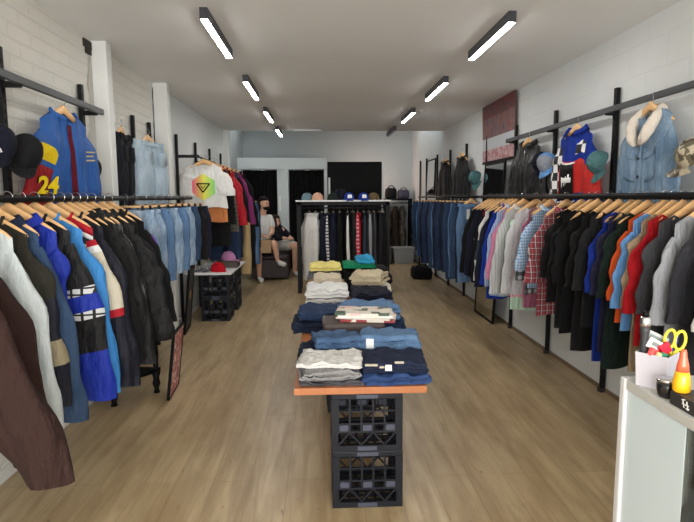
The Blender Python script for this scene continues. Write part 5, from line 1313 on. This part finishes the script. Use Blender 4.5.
kg = NT('clear glass'); tr_ = kg.n('ShaderNodeBsdfTransparent'); gl_ = kg.n('ShaderNodeBsdfGlossy'); mx_ = kg.n('ShaderNodeMixShader'); fr_ = kg.n('ShaderNodeFresnel', i_IOR=1.45)
tr_.inputs[0].default_value = (.93, .96, .96, 1); gl_.inputs['Roughness'].default_value = .03; nz_ = kg.n('ShaderNodeTexNoise', i_Scale=3.0)
kg.l(kg.math('MULTIPLY', fr_.outputs[0], kg.math('ADD', .9, kg.math('MULTIPLY', nz_.outputs[0], .1))), mx_.inputs[0]); kg.l(tr_.outputs[0], mx_.inputs[1]); kg.l(gl_.outputs[0], mx_.inputs[2]); kg.l(mx_.outputs[0], kg.t.nodes['Material Output'].inputs[0])
GLS = kg.m
cb('glass_pane', X0 + .006, X0 + .010, Y0, 1.204, .06, CZ - .03, GLS, 0)
cb('back_panel', X1 - .02, X1 - .01, Y0, Y1 - .03, .05, CZ - .02, FROST)
sh_ = cb('glass_shelf', X0 + .014, X0 + .035, Y0 + .02, 1.20, .79, .796, plain('green glass', rgb(150, 176, 178), .1, bump=0), 0)
MB().tube([(.012, 1.19 - Y1, .778), (.034, 1.19 - Y1, .778)], .011, 10).build('shelf_bracket', CHROME, co)
bx = thing('product_box', 'blue and black patterned box on the glass shelf inside the counter', 'box', (.883, 1.13, .7965))
MB().box(-.008, .008, -.05, .05, 0, .095).build('carton', magmat('blue carton', rgb(120, 150, 205), [rgb(44, 48, 58), rgb(150, 176, 222), rgb(60, 80, 130)], 22), bx, smooth=False)
MB().box(-.0085, .0085, -.0505, .0505, .082, .0955).build('lid', plain('carton lid', rgb(40, 44, 52), .5), bx, smooth=False)
# square white tub of tools
TUBM = plain('white plastic tub', rgb(192, 190, 200), .4, scale=3, var=.03, bump=0)
tu = thing('tool_tub', 'square white plastic tub of tools on the counter corner', 'tub', (.910, 1.405, CZ), math.radians(38))
m = MB(); a0, a1, hh = .037, .0415, .094; n4 = [(-1, -1), (1, -1), (1, 1), (-1, 1)]
m.grid([[(a0 * x, a0 * y, 0) for x, y in n4], [(a1 * x, a1 * y, hh) for x, y in n4], [(a1 * .95 * x, a1 * .95 * y, hh) for x, y in n4], [(a0 * .92 * x, a0 * .92 * y, .006) for x, y in n4]], closed=True); m.add([(a0 * x, a0 * y, 0) for x, y in n4], [(3, 2, 1, 0)]); m.add([(a0 * .92 * x, a0 * .92 * y, .006) for x, y in n4], [(0, 1, 2, 3)])
m.build('tub', TUBM, tu, smooth=False, bevel=.002)
TO = Vector((.910, 1.405, CZ))
tr = thing('hand_torch', 'black torch with a silver collar standing in the white tub', 'torch', TO + Vector((-.030, .014, .015)), 0, None, .05, -.03)
MB().lathe([(.011, 0), (.0115, .10), (.010, .12), (.0125, .135), (.0125, .155)], 16).build('barrel', plain('ribbed black rubber', rgb(48, 50, 52), .5, scale=200, bump=.4), tr)
MB().lathe([(.0135, .150), (.0140, .156), (.0140, .172), (.0115, .176)], 16).build('collar', CHROME, tr); MB().lathe([(.008, .176), (.007, .190), (.002, .192)], 12).build('tip', BLACKP, tr)
def slab(name, label, cat, off, sx, sy, sz, rot, m, m2=None):
    t = thing(name, label, cat, TO + Vector(off), rot[2], None, rot[0], rot[1]); MB().box(-sx, sx, -sy, sy, -sz, sz).build('body', m, t, smooth=False, bevel=min(sx, sy, sz) * .5)
    if m2: MB().box(-sx * .6, sx * .6, -sy - .0006, -sy, -sz * .3, sz * .5).build('print', m2, t, smooth=False)
    return t
slab('price_card', 'grey card standing at the back of the white tub', 'card', (.004, .02, .125), .034, .003, .016, (0, .45, -.1), plain('grey card', rgb(176, 178, 178), .6), plain('card print', rgb(120, 130, 128), .7))
slab('price_card', 'white card leaning at the front of the white tub', 'card', (-.006, -.004, .112), .026, .002, .014, (0, .5, -.1), TAGP, plain('card print', rgb(150, 150, 150), .7))
slab('tape_dispenser', 'coral red plastic piece at the left inside the white tub', 'tape', (-.022, -.016, .096), .013, .007, .012, (0, .5, .3), plain('coral plastic', rgb(226, 84, 84), .4))
slab('tape_roll', 'crimson plastic piece in the middle of the white tub', 'tape', (.014, -.008, .104), .016, .008, .015, (0, -.5, .2), plain('crimson plastic', rgb(206, 24, 54), .35))
slab('marker_cap', 'small green cap at the front rim of the white tub', 'cap', (-.004, -.034, .093), .008, .006, .008, (.2, .3, 0), plain('green plastic', rgb(40, 130, 100), .4))
slab('clip', 'pale yellow clip at the front rim of the white tub', 'clip', (-.016, -.032, .094), .007, .005, .007, (.2, .3, 0), plain('pale yellow plastic', rgb(226, 214, 150), .5))
slab('pen', 'blue pen standing at the right of the white tub', 'pen', (.052, .012, .100), .005, .005, .036, (0, .15, 0), plain('blue plastic', rgb(40, 70, 190), .4))
YEL = plain('yellow scissor plastic', rgb(222, 210, 50), .35)
sx_ = thing('scissors', 'yellow-handled scissors standing in the white tub', 'scissors', TO + Vector((.034, .0, .03)), -.2, None, 0, .12)
for s in (-1, 1):
    MB().tube([(s * .013 + .0135 * math.cos(q * PI / 8), 0, .098 + .026 * math.sin(q * PI / 8)) for q in range(17)], .0042, 8, cap=False).build('handle', YEL, sx_)
    MB().tube([(s * .012, 0, .072), (s * .003, 0, .055), (0, 0, .045)], .005, 8).build('shank', YEL, sx_)
    MB().bar((s * .002, s * .001, .05), (-s * .004, s * .001, -.01), .009, .0016).build('blade', CHROME, sx_, smooth=False)
# black pot with a steel lid
po_ = thing('black_pot', 'small black pot with a steel lid and clasp before the white tub', 'pot', (.885, 1.318, CZ))
MB().lathe([(.017, 0), (.022, .006), (.0245, .025), (.0245, .042)], 22).build('bowl', plain('glossy black', rgb(26, 26, 28), .15), po_)
MB().lathe([(.0258, .0421), (.0258, .047), (.023, .050), (.012, .0515), (.001, .0515)], 22).build('lid', CHROME, po_)
MB().box(-.002, .003, -.0275, -.0245, .008, .046).build('clasp', CHROME, po_, smooth=False)
kb = thing('black_box', 'long black box with a white emblem along the counter edge', 'box', (.915, 1.12, CZ))
MB().box(-.05, .06, -.14, .155, 0, .034).build('carton', plain('black carton', rgb(46, 45, 46), .5), kb, smooth=False, bevel=.002)
em = MB()
for (y0, z0, y1, z1) in ((.106, .027, .100, .010), (.092, .028, .086, .008), (.108, .018, .084, .019), (.110, .027, .098, .030), (.094, .010, .082, .012)): em.bar((-.0505, y0, z0), (-.0505, y1, z1), .0012, .0025)
em.build('emblem', TAGP, kb, smooth=False)
ob = thing('squeeze_bottle', 'yellow squeeze bottle with an orange nozzle on the black box', 'bottle', (.884, 1.262, CZ + .0345))
MB().lathe([(.016, 0), (.020, .004), (.0205, .02), (.018, .04), (.015, .052)], 20).build('bottle', plain('amber plastic', rgb(244, 178, 24), .25, coat=.4), ob)
MB().lathe([(.0152, .052), (.013, .07), (.0085, .088), (.0075, .100), (.0055, .106), (.001, .107)], 20).build('nozzle', plain('orange plastic', rgb(238, 104, 70), .3, coat=.4), ob)
rl = thing('tape_reel', 'black round reel standing at the right edge of the counter', 'reel', (.905, 1.165, CZ + .0345), .4)
MB().tube([(0, .0, 0.03), (.014, .0, .03)], .0295, 24).build('reel', plain('glossy black', rgb(26, 26, 28), .15), rl); MB().tube([(-.001, 0, .03), (.0155, 0, .03)], .011, 16).build('hub', CHROME, rl)
# small red thing at the lower left
# ------------------------------------------------------------------ the two seated people
be = thing('bench', 'dark maroon upholstered bench at the rear left', 'bench', (-.95, 10.05, 0))
MB().box(-.30, .34, -.40, .55, .04, .37).build('base', plain('maroon vinyl', rgb(48, 30, 32), .5), be, smooth=False, bevel=.01); MB().box(-.31, .35, -.41, .56, .37, .445).build('cushion', plain('dark vinyl', rgb(40, 28, 30), .45), be, smooth=False, bevel=.03)
def skin_mesh(name, verts, edges, mat_, parent=None, root=0, sub=2):
    me = bpy.data.meshes.new(name); me.from_pydata([v[0] for v in verts], edges, []); me.materials.append(mat_)
    o = bpy.data.objects.new(name, me); COL.objects.link(o)
    md = o.modifiers.new('skin', 'SKIN'); md.use_smooth_shade = True
    if not me.skin_vertices: me.skin_vertices.new()
    for i, v in enumerate(verts):
        r_ = v[1] if isinstance(v[1], tuple) else (v[1], v[1]); me.skin_vertices[0].data[i].radius = r_; me.skin_vertices[0].data[i].use_root = (i == root)
    sb = o.modifiers.new('sub', 'SUBSURF'); sb.levels = sub; sb.render_levels = sub
    dg = bpy.context.evaluated_depsgraph_get(); dg.update()
    ev = bpy.data.meshes.new_from_object(o.evaluated_get(dg)); bpy.data.objects.remove(o); bpy.data.meshes.remove(me)
    ev.name = name
    for p in ev.polygons: p.use_smooth = True
    if not ev.materials: ev.materials.append(mat_)
    o2 = bpy.data.objects.new(name, ev); COL.objects.link(o2)
    if parent: o2.parent = parent
    return o2
SKIN = plain('skin', rgb(214, 166, 140), .55, scale=12, var=.06); HAIRD = C('dark brown hair', 40, 30, 26, wr=.9); SHOE = plain('white leather', rgb(226, 226, 224), .5)
def person(label, J, F, top_m, leg_m, hair_m, beard, long_hair, sleeves, leg_cover, o_=(0, 0, 0)):
    """J: joint name -> Vector in world metres; F: facing direction"""
    o_ = Vector(o_); t = thing('person', label, 'person', o_); J = {k: Vector(v) - o_ for k, v in J.items()}; F = Vector(F).normalized(); RT = F.cross(Vector((0, 0, 1)))
    V, E_ = [], []
    def add(p, r_, par=None):
        V.append((tuple(p), r_)); i = len(V) - 1
        if par is not None: E_.append((par, i))
        return i
    pel = add(J['pelvis'], (.14, .11)); wai = add(J['pelvis'].lerp(J['chest'], .45), (.13, .10), pel); ch = add(J['chest'], (.15, .11), wai); nb = add(J['chest'].lerp(J['neck'], .8), .07, ch); nk = add(J['neck'], .052, nb)
    hd = J['head']; h0 = add(hd - Vector((0, 0, .055)) + F * .015, (.062, .066), nk); h1 = add(hd + Vector((0, 0, .01)), (.076, .088), h0); h2 = add(hd + Vector((0, 0, .07)) - F * .01, (.062, .07), h1)
    add(hd + F * .105 - Vector((0, 0, .005)), (.012, .012), h1)
    for s, k in ((1, 'R'), (-1, 'L')):
        add(hd + RT * s * .085 - F * .01, (.012, .02), h1)
        sh_ = add(J['sh' + k], .062, ch); el = add(J['el' + k], .042, sh_); wr_ = add(J['ha' + k].lerp(J['el' + k], .28), .028, el); hn = add(J['ha' + k], (.034, .02), wr_)
        d_ = (J['ha' + k] - J['el' + k]).normalized(); sd = d_.cross(Vector((0, 0, 1))).normalized()
        for f_, l_ in ((-.026, .062), (-.009, .072), (.009, .068), (.026, .052)):
            a_ = add(J['ha' + k] + d_ * .045 + sd * f_, .0095, hn); add(J['ha' + k] + d_ * (.03 + l_) + sd * f_ - Vector((0, 0, .025)), .007, a_)
        th_ = add(J['ha' + k] + d_ * .015 - sd * .045 * s, .0105, hn); add(J['ha' + k] + d_ * .05 - sd * .055 * s, .008, th_)
        hp = add(J['hip' + k], .09, pel); kn = add(J['kn' + k], .062, hp); cf = add(J['kn' + k].lerp(J['an' + k], .35), .056, kn); an = add(J['an' + k], .036, cf); add(J['to' + k], .034, an)
    skin_mesh('body', V, E_, SKIN, t)
    tv = [(tuple(J['pelvis'] + Vector((0, 0, .03))), (.165, .135)), (tuple(J['pelvis'].lerp(J['chest'], .45)), (.158, .125)), (tuple(J['chest']), (.172, .132)), (tuple(J['chest'].lerp(J['neck'], .7)), .082)]
    te = [(0, 1), (1, 2), (2, 3)]
    for k in 'RL':
        b = len(tv); tv.append((tuple(J['sh' + k]), .078)); tv.append((tuple(J['sh' + k].lerp(J['el' + k], sleeves)), .064)); te += [(2, b), (b, b + 1)]
        if sleeves >= 1: tv.append((tuple(J['el' + k].lerp(J['ha' + k], .7)), .04)); te.append((b + 1, b + 2))
    skin_mesh('shirt', tv, te, top_m, t)
    lv = [(tuple(J['pelvis']), (.168, .14))]; le = []
    for k in 'RL':
        b = len(lv); lv.append((tuple(J['hip' + k]), .108)); lv.append((tuple(J['hip' + k].lerp(J['kn' + k], leg_cover)), .088)); le += [(0, b), (b, b + 1)]
    skin_mesh('shorts' if not long_hair else 'skirt', lv, le, leg_m, t)
    for k in 'RL':
        d_ = (J['to' + k] - J['an' + k]); d_n = d_.normalized(); dn = Vector((0, 0, -.01))
        skin_mesh('shoe', [(tuple(J['an' + k] + Vector((0, 0, -.015))), .047), (tuple(J['an' + k].lerp(J['to' + k], .5) + dn), .046), (tuple(J['to' + k] + d_n * .02 + dn), .04)], [(0, 1), (1, 2)], SHOE, t)
    def blob(nm, c, rx_, ry_, rz_, mt, cut=None, wav=0.0):
        m = MB(); rows = []
        for i in range(13):
            a_ = PI * i / 12; row = []
            for j in range(24):
                b_ = 2 * PI * j / 24; x, y, z = math.sin(a_) * math.cos(b_), math.sin(a_) * math.sin(b_), math.cos(a_)   # y forward
                k_ = cut(x, y, z) if cut else 1.0
                k_ *= 1 + wav * math.sin(9 * b_ + 4 * z) * math.sin(a_)
                row.append(tuple(c + RT * (x * rx_ * k_) + F * (y * ry_ * k_) + Vector((0, 0, z * rz_ * k_))))
            rows.append(row)
        m.grid(rows, closed=True); return m.build(nm, mt, t)
    hc = hd + Vector((0, 0, .035)) - F * .012
    blob('hair', hc, .092, .112, .098, hair_m, lambda x, y, z: 1.0 if (z > .35 or y < -.05) else .72, .03)
    if long_hair:
        blob('hair_length', hd - Vector((0, 0, .10)) - F * .045, .125, .085, .21, hair_m, lambda x, y, z: 1.0 if y < .45 else .8, .05)
        for s in (-1, 1): blob('hair_lock', hd + RT * s * .088 + F * .02 - Vector((0, 0, .06)), .03, .05, .15, hair_m, None, .06)
    if beard: blob('beard', hd + F * .045 - Vector((0, 0, .072)), .068, .062, .045, hair_m, lambda x, y, z: 1.0 if z < .5 else .7, .03)
    for s in (-1, 1):
        q = hd + F * .083 + RT * s * .032 + Vector((0, 0, .015)); MB().lathe([(.001, -.009), (.008, -.004), (.008, .004), (.001, .009)], 8, c=tuple(q)).build('eye', plain('eye', rgb(40, 30, 26), .2), t)
    MB().bar(hd + F * .083 - RT * .022 - Vector((0, 0, .045)), hd + F * .083 + RT * .022 - Vector((0, 0, .045)), .012, .008).build('mouth', plain('lip', rgb(170, 100, 92), .5), t, smooth=False)
    return t
person('seated bearded person in a white short-sleeved shirt and dark shorts with legs crossed',
       dict(pelvis=(-1.06, 9.86, .60), chest=(-1.06, 9.84, 1.00), neck=(-1.05, 9.83, 1.20), head=(-1.02, 9.80, 1.355), shR=(-1.21, 9.72, 1.10), elR=(-1.20, 9.60, .84), haR=(-1.00, 9.50, .80), shL=(-.92, 9.95, 1.10), elL=(-.88, 9.78, .84), haL=(-.93, 9.53, .80),
            hipR=(-1.14, 9.78, .585), knR=(-1.09, 9.42, .54), anR=(-1.10, 9.50, .085), toR=(-1.04, 9.36, .045), hipL=(-.98, 9.86, .60), knL=(-.82, 9.46, .68), anL=(-.77, 9.40, .37), toL=(-.64, 9.36, .32)),
       (.86, -.5, 0), WHITE, C('shorts navy', 40, 42, 54), HAIRD, True, False, .75, .82, (-1.0, 9.8, 0))
person('seated person with long wavy brown hair, dark top and pale skirt beside the bearded one',
       dict(pelvis=(-.84, 10.34, .60), chest=(-.88, 10.32, .82), neck=(-.87, 10.31, .94), head=(-.87, 10.29, 1.02), shR=(-.96, 10.18, .88), elR=(-.82, 10.12, .72), haR=(-.66, 10.05, .72), shL=(-.80, 10.46, .88), elL=(-.64, 10.38, .74), haL=(-.58, 10.22, .72),
            hipR=(-.74, 10.22, .585), knR=(-.50, 10.02, .57), anR=(-.51, 10.10, .09), toR=(-.42, 10.0, .045), hipL=(-.74, 10.40, .585), knL=(-.44, 10.28, .57), anL=(-.45, 10.36, .09), toL=(-.35, 10.28, .045)),
       (.9, -.3, 0), C('dark top', 34, 32, 44), C('pale skirt', 206, 200, 190), C('brown wavy hair', 62, 46, 36, wr=1.0), False, True, 1.0, .85, (-.8, 10.3, 0))
pb = thing('paper_bag', 'tan paper bag held in front of the bearded person', 'bag', (-.955, 9.36, .52))
m = MB(); m.box(-.085, .085, -.035, .035, 0, .22); m.build('bag_body', plain('kraft paper', rgb(190, 156, 118), .8), pb, smooth=False)
for s in (-1, 1): MB().tube([(.045 * math.cos(q * PI / 8), s * .03, .218 + .07 * math.sin(q * PI / 8)) for q in range(9)], .004, 6).build('handle', plain('kraft paper', rgb(190, 156, 118), .8), pb)

# ------------------------------------------------------------------ daylight
def area(name, loc, rot, sx, sy, e, c=(1, 1, 1)):
    d = bpy.data.lights.new(name, 'AREA'); d.shape = 'RECTANGLE'; d.size = sx; d.size_y = sy; d.energy = e; d.color = c
    o = bpy.data.objects.new(name, d); COL.objects.link(o); o.location = loc; o.rotation_euler = rot
    return o
area('shop_window_daylight', (.22, -2.58, 1.4), (PI / 2, 0, 0), 3.3, 2.0, 135, (1.0, .985, .96))
area('skylight_daylight', (-1.78, 10.85, 3.25), (0, 0, 0), .8, 2.2, 6, (.90, .98, 1.0))
area('skylight_daylight', (2.0, 10.85, 3.25), (0, 0, 0), .6, 2.2, 6, (.90, .98, 1.0))
ld = bpy.data.lights.new('stock_lamp', 'POINT'); ld.energy = 9; ld.color = (1, .72, .62); ld.shadow_soft_size = .06
lo = bpy.data.objects.new('stock_lamp', ld); COL.objects.link(lo); lo.location = (1.05, 12.2, 1.75)
wd = bpy.data.worlds.new('world'); sc.world = wd; wd.use_nodes = True
bg = wd.node_tree.nodes['Background']; bg.inputs[0].default_value = (.85, .93, 1, 1); bg.inputs[1].default_value = 0.5
sc.view_settings.view_transform = 'Standard'; sc.view_settings.look = 'None'; sc.view_settings.gamma = 1.0; sc.view_settings.exposure = 0.95
sc.view_settings.use_curve_mapping = False
sc.cycles.use_denoising = True
sc.cycles.max_bounces = 8
sc.cycles.diffuse_bounces = 5
sc.cycles.sample_clamp_indirect = 6.0
